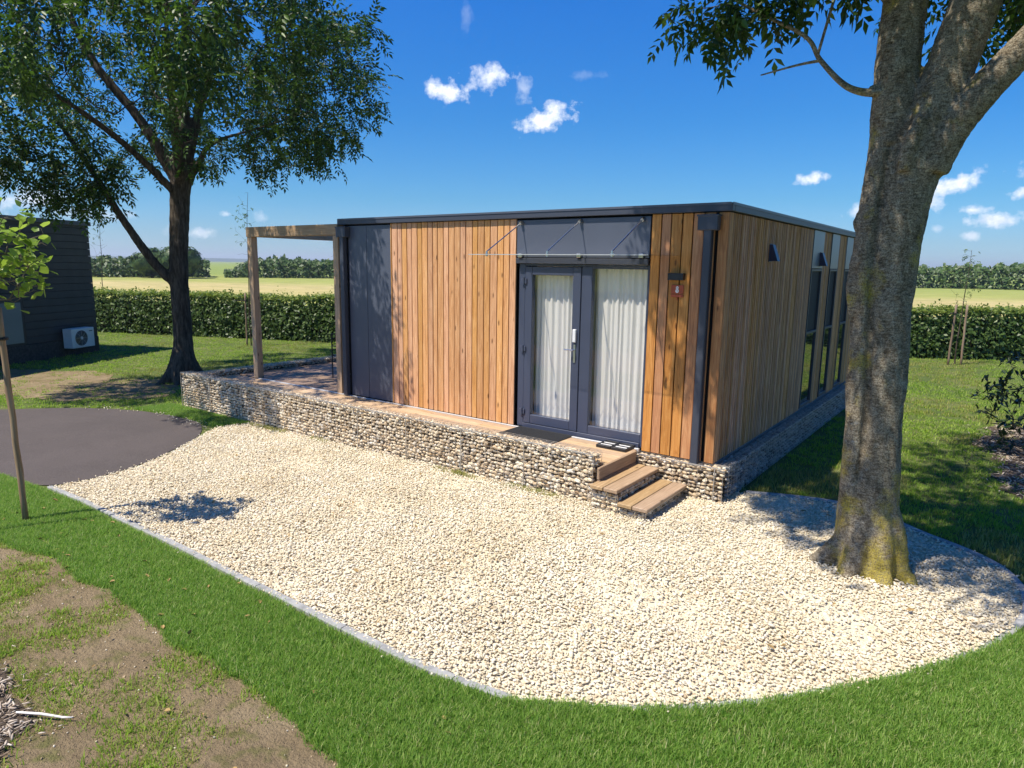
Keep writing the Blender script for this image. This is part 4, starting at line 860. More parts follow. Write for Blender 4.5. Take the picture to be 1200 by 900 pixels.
# ------------------------------------------------------------------ the dark cabin at the left
def dark_cabin():
    # wall seen runs from (az -68.3) to beyond the frame, facing the yard
    A = np.array((-19.95, 1.60)); dr = np.array((.455, -.89)); dr = dr / np.linalg.norm(dr)  # along the wall towards the left of the picture
    ang = math.atan2(dr[1], dr[0]); z0 = zgf(-19)
    t = thing('dark_cabin', 'neighbouring cabin clad in dark horizontal boards', 'cabin', (A[0], A[1], z0)); t.rotation_euler = (0, 0, ang)
    # local: x along wall (0 = right corner, grows leftwards in the picture), y+ = away? compute: left normal of dr
    D = 6.0; HT = 3.86; n = 1
    s = -1 if np.dot(np.array((-dr[1], dr[0])), np.array((CAM.x, CAM.y)) - A) > 0 else 1     # depth sign (away from viewer)
    def bx(m, x0, x1, y0, y1, z0, z1, c=.004):
        a, b = sorted((s * y0, s * y1)); m.cbox(x0, x1, a, b, z0, z1, c)
    r = np.random.default_rng(6)
    m = MB(); bx(m, .03, 7, .05, D, .5, HT - .02); m.obj('wall', 'dark_void', t)
    z = .48
    while z < HT - .12:
        for x0, x1 in (((0, 2.52), (4.3, 7)) if .42 < z < 1.5 else ((0, 7.0),)):
            m = MB(); bx(m, x0, x1, r.uniform(0, .006), .05, z, z + .192, .004); m.obj('board', 'clad_dark', t)
        z += .2
    z = .48
    while z < HT - .12: m = MB(); bx(m, -.02, .028, .06, D, z, z + .192); m.obj('board', 'clad_dark', t); z += .2
    m = MB(); bx(m, -.05, 7.05, -.06, D + .05, HT - .1, HT + .02); m.obj('roof', 'anthracite', t)
    m = MB(); bx(m, 2.525, 4.295, .0, .045, .46, 1.70); fo = m.obj('window', 'black_metal', t)
    m = MB(); bx(m, 2.61, 4.21, -.008, -.002, .54, 1.62, .001); m.obj('pane', 'window_glass_pale', fo)
    m = MB(); bx(m, .0, 7.0, -.02, .4, -.1, .47); m.obj('plinth', 'plinth_dark', t)
    m = MB(); bx(m, -.48, -.10, .9, 1.0, 0, HT - .62, .01); m.obj('screen', 'clad_dark', t)
    m = MB(); bx(m, -.56, -.44, .5, .6, -.1, .45, .01); m.obj('stake', 'stake_wood', t)
    # outdoor unit on the wall
    ou = thing('outdoor_unit', 'white outdoor air conditioning unit with round fan on the dark cabin wall', 'outdoor unit', (0, 0, 0)); x0, x1 = .55, 1.4
    P = A + dr * x0; ou.location = (P[0], P[1], z0 + .22); ou.rotation_euler = (0, 0, ang)
    m = MB(); bx(m, 0, .84, -.36, -.06, .02, .58, .012); m.obj('casing', 'white_plastic', ou)
    # fan grille rings
    m = MB(); cx, cz = .50, .30
    def disc(rad, y, k=28): return [(cx + rad * math.cos(2 * math.pi * i / k), s * y, cz + rad * math.sin(2 * math.pi * i / k)) for i in range(k)]
    V = disc(.225, -.362) + disc(.225, -.366); m.add(V, [tuple(range(28, 56)), tuple(range(27, -1, -1))] + [(i, (i + 1) % 28, 28 + (i + 1) % 28, 28 + i) for i in range(28)]); m.obj('fan_recess', 'grille_dark', ou)
    m = MB()
    for rad in (.05, .085, .12, .155, .19, .222): m.tube(disc(rad, -.372) + [disc(rad, -.372)[0]], .003, 5, False)
    for a in range(8): m.tube([(cx, s * -.374, cz), (cx + .22 * math.cos(a * .785), s * -.374, cz + .22 * math.sin(a * .785))], .003, 5)
    m.obj('fan_grille', 'wire', ou)
    m = MB(); V = disc(.045, -.372, 20) + disc(.045, -.385, 20); m.add(V, [tuple(range(20, 40)), tuple(range(19, -1, -1))] + [(i, (i + 1) % 20, 20 + (i + 1) % 20, 20 + i) for i in range(20)]); m.obj('fan_hub', 'white_plastic', ou)
    m = MB(); bx(m, .07, .19, -.364, -.361, .47, .495, .001); m.obj('badge', 'ac_logo', ou)
    for x in (.12, .72): m = MB(); bx(m, x - .02, x + .02, -.34, .0, -.02, .018, .003); m.obj('bracket', 'black_metal', ou)
plain('window_glass_pale', (.16, .20, .22), .25, 0, .6, .1, .8)
plain('plinth_dark', (.055, .055, .05), .9, 0, .2, .4, 20)
dark_cabin()

# ------------------------------------------------------------------ trees
def grow(nodes, parent, targets, bias=.22, step=.35, sag=0, seed=0):
    """attach target points to the nearest skeleton node, subdividing; nodes: list of np arrays"""
    r = np.random.default_rng(seed); P = [np.array(p, float) for p in nodes]; par = list(parent)
    plen = [0.0] * len(P)
    for i in range(len(P)):
        if par[i] >= 0: plen[i] = plen[par[i]] + np.linalg.norm(P[i] - P[par[i]])
    base = np.array(P); T = np.array(targets)
    dm = np.min(np.linalg.norm(T[:, None] - base[None], axis=2), axis=1); T = T[np.argsort(dm)]
    arr = np.zeros((len(P) + len(T) * 14 + 50, 3)); arr[:len(P)] = base; pl = np.zeros(len(arr)); pl[:len(P)] = plen; n = len(P); tips = []
    for q in T:
        dd = np.linalg.norm(arr[:n] - q, axis=1); i = int(np.argmin(dd + bias * pl[:n])); L = dd[i]
        k = max(1, int(L / step)); a = arr[i].copy(); cur = i; side = r.normal(0, .10, 3) * L
        for j in range(1, k + 1):
            t = j / k; p = a + (q - a) * t + side * math.sin(math.pi * t) * .6 + np.array((0, 0, 1)) * sag * math.sin(math.pi * t) * L + r.normal(0, .02, 3)
            arr[n] = p; par.append(cur); pl[n] = pl[cur] + np.linalg.norm(arr[n] - arr[cur]); cur = n; n += 1
        tips.append(cur)
    return arr[:n], par, tips
def radii(par, tip=.0045, ex=2.35, fixed=None):
    n = len(par); acc = np.zeros(n)
    for i in range(n - 1, -1, -1):
        a = acc[i] if acc[i] > 0 else tip ** ex; acc[i] = a
        if par[i] >= 0: acc[par[i]] += a
    rad = acc ** (1 / ex)
    if fixed is not None:
        for i, f in fixed.items(): rad[i] = max(f, 0.004)
    return rad
def skeleton_tubes(P, par, rad, skip=0, k=5):
    """tube mesh for the skeleton, continuing along the thickest child"""
    n = len(P); ch = [[] for _ in range(n)]
    for i in range(n):
        if par[i] >= 0: ch[par[i]].append(i)
    b = MB(); used = [False] * n
    starts = [(i, None) for i in range(n) if par[i] < 0]
    stack = starts[:]
    while stack:
        i, pr = stack.pop(); chain = ([pr] if pr is not None else []) + [i]; cur = i
        while ch[cur]:
            cs = sorted(ch[cur], key=lambda c: -rad[c]); stack += [(c, cur) for c in cs[1:]]; cur = cs[0]; chain.append(cur)
        if all(c < skip for c in chain): continue
        if len(chain) > 1:
            rr = [rad[c] for c in chain]
            if pr is not None: rr[0] = min(rr[0], rr[1] * 1.25)
            b.tube([P[c] for c in chain], rr, 4 if max(rr) < .02 else (6 if max(rr) < .06 else 9), False)
    return b
def leaflet_template(seed, n_pairs=4, L=.26, ll=.098, lw=.040, droop=.5):
    """compound leaf: pairs of pointed leaflets along a drooping stalk; axis +X, up +Z"""
    r = np.random.default_rng(seed); V = []; F = []
    def leaf(o, dx, nz):
        dx = dx / np.linalg.norm(dx); s = np.cross(dx, nz); s /= np.linalg.norm(s); u = np.cross(s, dx); k = len(V); q = ll * r.uniform(.8, 1.15); w = lw * r.uniform(.85, 1.15)
        V.extend([o, o + dx * q * .45 + s * w * .5 + u * w * .12, o + dx * q - u * q * .12, o + dx * q * .45 - s * w * .5 + u * w * .12]); F.append((k, k + 1, k + 2)); F.append((k, k + 2, k + 3))
    for j in range(1, n_pairs + 1):
        t = j / (n_pairs + .6); o = np.array((L * t, 0, -droop * L * t * t))
        for sgn in (-1, 1): leaf(o, np.array((.62, sgn * .9, -.35 + r.uniform(-.25, .1))), np.array((r.uniform(-.3, .3), r.uniform(-.3, .3), 1)))
    leaf(np.array((L * .93, 0, -droop * L * .86)), np.array((.9, 0, -.6)), np.array((0, 0, 1)))
    return np.array(V), np.array(F)
def place_leaves(points, dirs, templates, scale, seed, mat, name, parent, spread=.9):
    r = np.random.default_rng(seed); VV = []; FF = []; k = 0
    for p, dv in zip(points, dirs):
        x = np.array(dv) + r.normal(0, spread * .5, 3); x /= np.linalg.norm(x) + 1e-9; z = np.array((r.normal(0, .35), r.normal(0, .35), 1.0)); y = np.cross(z, x); y /= np.linalg.norm(y) + 1e-9; z = np.cross(x, y)
        V, F = templates[int(r.integers(len(templates)))]; s = scale * r.uniform(.7, 1.25); m = np.stack([x, y, z], 1)
        VV.append((V * s) @ m.T + p); FF.append(F + k); k += len(V)
    o = link(name, fast_mesh(name, np.concatenate(VV), np.concatenate(FF), mat), parent); return o
def resample(path, step=.12):
    P = [np.array(p[:3], float) for p in path]; R_ = [p[3] for p in path]; Q = smooth_line([tuple(p) + (r,) for p, r in zip([tuple(a) for a in P], R_)], 8); return Q
def fused_trunk(name, mat, paths, parent, voxel, disp, seed=0, k=18, smooth_it=4, flare=None):
    b = MB()
    for path in paths:
        Q = resample(path); b.tube([q[:3] for q in Q], [q[3] for q in Q], k)
    if flare: 
        for pa in flare: Q = resample(pa); b.tube([q[:3] for q in Q], [q[3] for q in Q], 12)
    me = b.mesh(name + '_raw'); o = bpy.data.objects.new(name + '_raw', me); COL.objects.link(o)
    md = o.modifiers.new('r', 'REMESH'); md.mode = 'VOXEL'; md.voxel_size = voxel; md.use_smooth_shade = True
    ms = o.modifiers.new('s', 'SMOOTH'); ms.iterations = smooth_it; ms.factor = .6
    dg = bpy.context.evaluated_depsgraph_get(); ev = o.evaluated_get(dg); me2 = bpy.data.meshes.new_from_object(ev)
    bpy.data.objects.remove(o); n = len(me2.vertices); co = np.zeros(n * 3, np.float32); me2.vertices.foreach_get('co', co); co = co.reshape(-1, 3); nr = np.zeros(n * 3, np.float32); me2.vertices.foreach_get('normal', nr); nr = nr.reshape(-1, 3)
    dsp = np.zeros(n)
    for i in range(n):
        x, y, z = co[i]; v = Vector((float(x), float(y), float(z))); dsp[i] = disp(v)
    co = co + nr * dsp[:, None].astype(np.float32); me2.vertices.foreach_set('co', co.ravel()); me2.update(); me2.name = name
    me2.polygons.foreach_set('use_smooth', np.ones(len(me2.polygons), bool)); me2.materials.clear(); me2.materials.append(M[mat]); return link(name, me2, parent)
def ellip(c, rad, n, r, shell=.35):
    """points in an ellipsoid, fewer in the middle"""
    q = r.normal(size=(n, 3)); q /= np.linalg.norm(q, axis=1)[:, None]; u = r.uniform(shell ** 3, 1, n) ** (1 / 3.0); return np.array(c) + q * u[:, None] * np.array(rad)

ASH = [leaflet_template(i) for i in range(6)]
def big_left_tree():
    base = np.array((-12.75, .45, zgf(-12.7))); lat = np.array((.46, .89, 0)); dep = np.array((-.89, .46, 0)); r = np.random.default_rng(41)
    t = thing('ash_tree', 'large dark ash tree with a wide low crown standing left of the terrace', 'tree', tuple(base), 'large ash trees beside the cabin')
    def W3(s, d, z): return np.array((lat[0] * s + dep[0] * d, lat[1] * s + dep[1] * d, z))     # local to base, z above ground
    # main limbs: (lateral, depth, height, radius)
    pr = [[(.03, 0, -.15, .42), (.02, 0, .15, .36), (.03, 0, .6, .28), (.04, 0, 1.3, .25), (.04, 0, 2.2, .245), (.08, 0, 3.1, .25), (.16, 0, 4.0, .26), (.24, .0, 4.8, .25), (.3, .0, 5.5, .19), (.4, .1, 6.6, .14), (.5, .2, 8.0, .09), (.5, .2, 9.4, .045)],
          [(-.02, 0, 2.25, .15), (-.45, -.1, 2.75, .12), (-1.0, -.15, 3.7, .11), (-1.4, -.2, 4.5, .09), (-2.0, -.3, 5.6, .06), (-2.6, -.4, 6.6, .03)],
          [(.2, 0, 4.1, .13), (.5, -.1, 4.75, .09), (.9, -.3, 5.35, .075), (1.9, -.5, 5.75, .05), (3.0, -.6, 6.2, .03)],
          [(.15, 0, 4.5, .18), (-.45, .1, 5.7, .14), (-1.3, .2, 6.9, .11), (-1.8, .3, 8.2, .07), (-2.3, .4, 9.3, .04)],
          [(.3, 0, 4.7, .17), (.6, .1, 5.8, .13), (.95, .2, 7.0, .10), (1.2, .1, 8.2, .07), (1.8, .1, 9.2, .04)],
          [(.2, -.05, 4.4, .14), (.15, -1.0, 5.5, .12), (.1, -2.3, 6.8, .08), (.2, -3.8, 7.4, .05)],
          [(.15, -.05, 4.2, .12), (-1.0, -.8, 5.3, .09), (-2.5, -1.6, 6.2, .06), (-3.8, -2.2, 6.7, .03)],
          [(.25, .1, 4.7, .13), (.1, 1.2, 6.0, .10), (-.3, 2.6, 7.0, .06)]]
    wp = [[tuple(W3(a[0], a[1], a[2])) + (a[3] * (.80 if a[2] > .3 else .9),) for a in p] for p in pr]
    roots = []
    for a, ln in ((.3, .55), (1.4, .6), (2.5, .5), (3.5, .6), (4.6, .62), (5.5, .5)):
        c, s_ = math.cos(a), math.sin(a); roots.append([(c * .1, s_ * .1, .75, .12), (c * .26, s_ * .26, .3, .12), (c * ln * .75, s_ * ln * .75, .05, .10), (c * ln * 1.2, s_ * ln * 1.2, -.12, .05)])
    def disp(v):
        an = math.atan2(v.y, v.x); return .018 * noise.noise(Vector((an * 3.2, v.z * .9, 1))) + .012 * noise.noise(v * 7)
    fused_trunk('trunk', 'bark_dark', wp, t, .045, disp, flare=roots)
    # finer skeleton to the crown targets
    nodes = []; par = []
    for p in wp:
        Q = resample(p); st = len(nodes)
        for i, q in enumerate(Q):
            nodes.append(q[:3]); par.append(-1 if i == 0 else len(nodes) - 2)
    nb = len(nodes)
    T = [ellip((0, 0, 0), (1, 1, 1), 640, r, .35) * np.array((4.5, 5.4, 3.6)) + np.array((.0, -.3, 8.3))]
    for c, rd, n in (((-2.0, -.4, 4.75), (1.3, 1.1, .75), 45), ((-1.7, -.5, 4.15), (.55, .6, .45), 16), ((2.0, -.3, 5.65), (1.7, 1.6, .65), 60), ((1.5, -.3, 5.0), (.5, .6, .3), 12), ((-3.7, -.8, 5.7), (1.9, 1.8, 1.0), 90), ((-1.6, -4.2, 6.4), (2.2, 2.0, 1.0), 46), ((3.6, .1, 7.0), (1.2, 1.8, 1.3), 55), ((1.3, -4.5, 6.8), (1.4, 1.6, 1.1), 34), ((.5, -6.1, 6.1), (.6, .7, 1.1), 30), ((-.1, -5.2, 6.9), (.9, .9, .9), 16)): T.append(ellip((0, 0, 0), (1, 1, 1), n, r, .2) * np.array(rd) + np.array(c))
    T = np.concatenate(T); T = T[T[:, 2] > 3.6]
    T = T[~((np.abs(T[:, 0] - .2) < 1.5) & (T[:, 2] < 7.6) & (T[:, 1] < .8) & (T[:, 1] > -4.8) & (r.random(len(T)) < .6))]
    T = np.array([W3(*q) for q in T]); P, pp, tips = grow(nodes, par, T, .16, .3, -.03, 5)
    rad = radii(pp, .005); fx = None
    b = skeleton_tubes(P, pp, np.where(np.arange(len(P)) < nb, .02, np.minimum(rad, .06)), skip=nb); b.obj('branches', 'bark_dark', t, smooth=True)
    # sprays of leaves on the outer twigs
    pts = []; drs = []
    child = np.zeros(len(P), int)
    for i, q in enumerate(pp):
        if q >= 0: child[q] += 1
    for i in range(nb, len(P)):
        if rad[i] < .014:
            k = 21 if child[i] == 0 else (3 if rad[i] < .008 else 0); dv = P[i] - P[pp[i]]; dv /= np.linalg.norm(dv) + 1e-6
            for _ in range(k): pts.append(P[i] + r.normal(0, .17, 3) * (1 if child[i] == 0 else .4)); drs.append(dv * .5 + r.normal(0, .6, 3) + np.array((0, 0, -.15)))
    place_leaves(pts, drs, ASH, 1.22, 3, 'ash_leaf', 'crown', t)
    print('left tree leaves', len(pts))
big_left_tree()

def big_right_tree():
    base = np.array((1.83, -.93, zgf(1.8))); r = np.random.default_rng(43)
    t = thing('ash_tree', 'thick grey trunk with yellow lichen forking near the top right beside the gravel', 'tree', tuple(base), 'large ash trees beside the cabin'); g = -base[2]
    # absolute coordinates X, Y, Z, r
    A = [(1.70, -.98, -.6, .22), (1.68, -.96, -.2, .165), (1.65, -.97, .5, .135), (1.625, -.96, 1.2, .125), (1.595, -.96, 1.9, .125), (1.58, -.96, 2.5, .13), (1.61, -.95, 3.0, .15), (1.63, -.93, 3.5, .165), (1.62, -.93, 4.1, .165), (1.66, -.9, 5.0, .15), (1.55, -.8, 6.2, .12), (1.4, -.6, 7.6, .08)]
    B = [(1.83, -.93, -.6, .31), (1.82, -.92, -.25, .235), (1.80, -.92, .1, .205), (1.785, -.92, .8, .180), (1.765, -.92, 1.5, .172), (1.755, -.92, 2.2, .175), (1.775, -.92, 2.8, .20), (1.86, -.92, 3.2, .20), (1.97, -.92, 3.7, .18), (2.12, -.92, 4.3, .175), (2.35, -.85, 5.2, .15), (2.6, -.8, 6.5, .11), (2.8, -.8, 7.8, .07)]
    Cc = [(1.93, -.95, 3.05, .15), (2.10, -.98, 3.4, .13), (2.42, -1.0, 3.82, .12), (2.9, -1.05, 4.35, .105), (3.6, -1.1, 5.1, .08), (4.4, -1.2, 6.0, .05)]
    D = [(1.66, -1.0, 3.75, .035), (1.52, -1.07, 3.66, .035), (1.30, -1.12, 3.72, .026), (1.08, -1.16, 3.95, .02), (.95, -1.2, 4.15, .017), (.55, -1.25, 4.40, .013), (.25, -1.3, 4.6, .010)]
    D2 = [(1.08, -1.16, 3.95, .014), (.90, -1.2, 3.93, .010), (.62, -1.25, 3.88, .006)]
    D3 = [(1.05, -1.16, 3.98, .012), (1.12, -1.2, 4.25, .010), (1.2, -1.2, 4.6, .008)]
    E_ = [(1.64, -.9, 4.3, .10), (1.1, -1.3, 5.0, .08), (.2, -1.7, 5.8, .055), (-.8, -1.9, 6.2, .03)]
    E2 = [(2.2, -.9, 4.6, .10), (2.4, -1.9, 5.3, .08), (2.5, -3.0, 5.9, .05), (2.4, -4.0, 6.2, .03)]
    L = lambda p: [(x - base[0], y - base[1], z - base[2], q) for x, y, z, q in p]
    roots = []
    for a, ln, rr in ((3.45, .46, .10), (4.25, .36, .09), (2.6, .38, .09), (5.2, .32, .09), (6.0, .34, .09), (1.2, .36, .09), (.4, .30, .08)):
        c, s_ = math.cos(a), math.sin(a); roots.append([(c * .10, s_ * .10, .62, .07), (c * .2, s_ * .2, .30, rr), (c * ln * .72, s_ * ln * .72, .10, rr), (c * ln, s_ * ln, -.02, rr * .8), (c * ln * 1.35, s_ * ln * 1.35, -.15, .04)])
    knob = [[(x - base[0], y - base[1], z - base[2], q) for x, y, z, q in p] for p in (
        [(1.50, -.98, 2.55, .035), (1.47, -.99, 2.62, .05), (1.48, -.98, 2.72, .03)], [(1.50, -1.0, 1.75, .03), (1.475, -1.0, 2.1, .04), (1.49, -.99, 2.5, .035)],
        [(1.78, -1.12, 3.02, .05), (1.80, -1.15, 3.22, .055), (1.86, -1.12, 3.42, .04)], [(1.55, -1.02, 3.62, .045), (1.50, -1.05, 3.68, .045), (1.46, -1.07, 3.67, .035)])]
    def disp(v):
        X = v.x; an = math.atan2(v.y, v.x)
        d = .010 * noise.noise(Vector((an * 2.4, v.z * 1.3, 4))) + .008 * noise.noise(v * 5) + .0035 * noise.noise(Vector((v.x * 10, v.y * 10, v.z * 45))) + .003 * noise.noise(v * 28)
        zz = v.z; gx = -.19 + .05 * math.sin(zz * 1.4) + (.06 * (zz - 2.6) if zz > 2.6 else 0)
        if v.y < 0 and .5 < zz < 3.7: d -= .045 * math.exp(-((v.x - gx) / .028) ** 2) * min(1, (zz - .5) / .5)
        d += .03 * max(0, noise.noise(Vector((v.x * 3.2, v.y * 3.2, v.z * 2.1 + 9)))) 
        if v.z < .35: d += (.35 - v.z) * .06 * noise.noise(v * 13)
        return d
    fused_trunk('trunk', 'bark_grey', [L(A), L(B), L(Cc)], t, .016, disp, smooth_it=3, flare=roots + knob, k=24)
    wp = [L(p) for p in (A, B, Cc, D, D2, D3, E_, E2)]
    b = MB()
    for p in wp[3:]: Q = resample(p); b.tube([q[:3] for q in Q], [q[3] for q in Q], 8)
    nodes = []; par = []
    for p in wp:
        Q = resample(p)
        for i, q in enumerate(Q):
            if q[2] + base[2] < 3.6: 
                continue
            nodes.append(q[:3]); par.append(-1 if (i == 0 or len(nodes) == 1 or Q[i - 1][2] + base[2] < 3.6 ) else len(nodes) - 2)
    nb = len(nodes)
    T = []
    for c, rd, n in (((3.2, -.3, 7.0), (3.7, 3.6, 2.4), 720), ((.28, -1.35, 4.45), (.42, .3, .22), 13), ((.95, -1.2, 4.6), (.4, .3, .2), 9), ((-1.15, -1.9, 6.3), (.75, .8, .62), 90), ((.3, -2.2, 6.0), (1.4, 1.2, .8), 130), ((.6, -3.3, 6.3), (1.5, 1.1, .7), 70), ((-.5, -2.9, 6.1), (.7, .5, .35), 48), ((1.6, -3.7, 6.2), (.8, .8, .6), 30),
                     ((2.6, .2, 4.75), (1.2, .9, .4), 60), ((2.5, -3.4, 5.9), (1.3, 1.0, .8), 50), ((4.2, -1.2, 5.3), (1.5, 1.5, .7), 60), ((3.0, 1.2, 5.8), (1.8, 1.0, .8), 50)):
        T.append(ellip(c, rd, n, r, .2))
    T = np.concatenate(T); T = T[(T[:, 2] > 3.95) & ((T[:, 0] > .0) | (T[:, 2] > 5.7))] - base
    P, pp, tips = grow(nodes, par, T, .14, .22, -.02, 6); rad = radii(pp, .004)
    b2 = skeleton_tubes(P, pp, np.where(np.arange(len(P)) < nb, .012, np.minimum(rad, .04)), skip=nb)
    b.v += b2.v; b.f += [tuple(i + b.n for i in f) for f in b2.f]; b.n += b2.n
    b.obj('branches', 'bark_grey', t, smooth=True)
    pts = []; drs = []; child = np.zeros(len(P), int)
    for i, q in enumerate(pp):
        if q >= 0: child[q] += 1
    for i in range(nb, len(P)):
        if rad[i] < .010:
            k = 10 if child[i] == 0 else (4 if rad[i] < .0075 else 1); dv = P[i] - P[pp[i]]; dv /= np.linalg.norm(dv) + 1e-6
            for _ in range(k): pts.append(P[i] + r.normal(0, .09, 3) * (1 if child[i] == 0 else .4)); drs.append(dv * .5 + r.normal(0, .6, 3) + np.array((0, 0, -.45)))
    place_leaves(pts, drs, ASH, 1.0, 4, 'ash_leaf', 'crown', t); print('right tree leaves', len(pts))
big_right_tree()

def simple_leaf(L=.07, W_=.05, seed=0):
    r = np.random.default_rng(seed); V = np.array([(0, 0, 0), (L * .35, W_ * .5, .004), (L * .75, W_ * .36, 0), (L, 0, -.01), (L * .75, -W_ * .36, 0), (L * .35, -W_ * .5, .004), (L * .5, 0, -.008)]); F = [(0, 1, 6), (1, 2, 6), (2, 3, 6), (3, 4, 6), (4, 5, 6), (5, 0, 6)]; return V, np.array(F)
def small_tree(name, label, loc, height, crown, leafmat, barkmat, n, nl, lscale, trunk_r=.02, tmpl=None, seed=1, lean=(0, 0), spread=.1, group=None):
    r = np.random.default_rng(seed); t = thing(name, label, 'tree', loc, group)
    path = [(0, 0, -.05, trunk_r)] + [(lean[0] * k ** 1.3 + r.normal(0, .02), lean[1] * k ** 1.3 + r.normal(0, .02), height * k, trunk_r * (1 - .8 * k)) for k in (.2, .4, .6, .8, 1.0)]
    Q = resample(path); b = MB(); b.tube([q[:3] for q in Q], [q[3] for q in Q], 7); b.obj('trunk', barkmat, t, smooth=True)
    nodes = [q[:3] for q in Q]; par = [-1] + list(range(len(Q) - 1)); nb = len(nodes)
    T = np.concatenate([ellip(c, rd, m, r, .15) for c, rd, m in crown]); P, pp, tips = grow(nodes, par, T, .25, .15, .02, seed); rad = radii(pp, .0025)
    skeleton_tubes(P, pp, np.minimum(rad, trunk_r * .7), skip=nb).obj('branches', barkmat, t, smooth=True)
    pts = []; drs = []
    for i in range(nb, len(P)):
        dv = P[i] - P[pp[i]]; dv /= np.linalg.norm(dv) + 1e-6; k = nl if i in set(tips[:0]) else r.poisson(nl)
        for _ in range(k): pts.append(P[i] + r.normal(0, spread * .4, 3)); drs.append(dv * .4 + r.normal(0, .7, 3) + np.array((0, 0, -.15)))
    place_leaves(pts, drs, tmpl, lscale, seed, leafmat, 'crown', t); return t
MAPLE = [simple_leaf(.10, .095, i) for i in range(2)]
small_tree('maple_sapling', 'young bright green maple at the left edge in front of the dark cabin', (-5.35, -5.45, zgf(-5.4)), 2.9, [((.1, .08, 2.85), (.5, .5, .5), 110), ((.40, .27, 2.84), (.40, .34, .42), 130), ((.46, .3, 2.5), (.28, .25, .2), 26)], 'maple_leaf', 'bark_young', 2, 1.6, .85, .022, MAPLE, 51)
def stake(loc, h, lean, rad, label, group=None, tie=None):
    t = thing('tree_stake', label, 'stake', loc, group or 'wooden stakes of the young trees'); b = MB(); n = 8
    pts = [(lean[0] * k / n + .004 * math.sin(k * 2), lean[1] * k / n + .004 * math.cos(k * 3), h * k / n) for k in range(n + 1)]; pts[0] = (0, 0, -.15)
    b.tube(pts, [rad * (1 + .05 * math.sin(k * 4)) for k in range(n + 1)], 12); b.obj('pole', 'stake_wood', t, smooth=True)
    if tie:
        b = MB(); z = tie; f = z / h; c = Vector((lean[0] * f, lean[1] * f, z)); ring = [(c.x + (rad + .012) * math.cos(a), c.y + (rad + .012) * math.sin(a), z) for a in np.linspace(0, 2 * math.pi, 13)]
        b.tube(ring, .016, 8, False); b.tube([(c.x - .03, c.y, z), (c.x - .10, c.y - .15, z + .01), (c.x - .06, c.y - .36, z + .01)], .015, 8); b.obj('tie', 'strap', t)
    return t
stake((-5.45, -5.12, zgf(-5.4)), 2.24, (-.04, -.02), .030, 'round wooden stake with black tie standing in the near left grass', tie=1.93)
LS = [leaflet_template(60 + i, 2, .10, .06, .03, .3) for i in range(3)]
def bsap(x, y, h, label, seed, stakes=True, leafn=.9, sl=()):
    z = zgf(x); small_tree('sapling', label, (x, y, z), h, [((0, 0, h * .72), (.42, .42, h * .26), 26), ((0, 0, h * .9), (.25, .25, h * .12), 10)], 'sapling_leaf', 'bark_dark', 1, leafn, 1.0, .022, LS, seed, (r_.x * .1, r_.y * .1), 0.2, 'thin saplings on the back lawn')
    for k, (dx, lab) in enumerate(sl): stake((x + dx * r_.x, y + dx * r_.y, z), 1.75, (-dx * .18 * r_.x, -dx * .18 * r_.y), .03, lab, tie=1.5 if k == 0 else None)
bsap(-17.9, 5.5, 5.0, 'thin staked sapling between the ash trunk and the pergola post', 61, sl=((-.14, 'left stake of the sapling behind the pergola'), (.14, 'right stake of the sapling behind the pergola')))
bsap(1.42, 15.9, 3.3, 'thin staked sapling on the lawn right of the thick trunk', 62, sl=((-.2, 'left pale stake of the sapling right of the thick trunk'), (.18, 'right pale stake of the sapling right of the thick trunk')))
bsap(-28.5, 5.4, 4.6, 'bare wispy sapling rising behind the corner of the dark cabin', 63, leafn=.5)
bsap(-12.6, 10.3, 4.2, 'sapling whose tip just shows above the cabin roof', 64)
bsap(-17.0, 8.6, 3.4, 'small leafy sapling seen through the pergola frame', 66, leafn=.4)

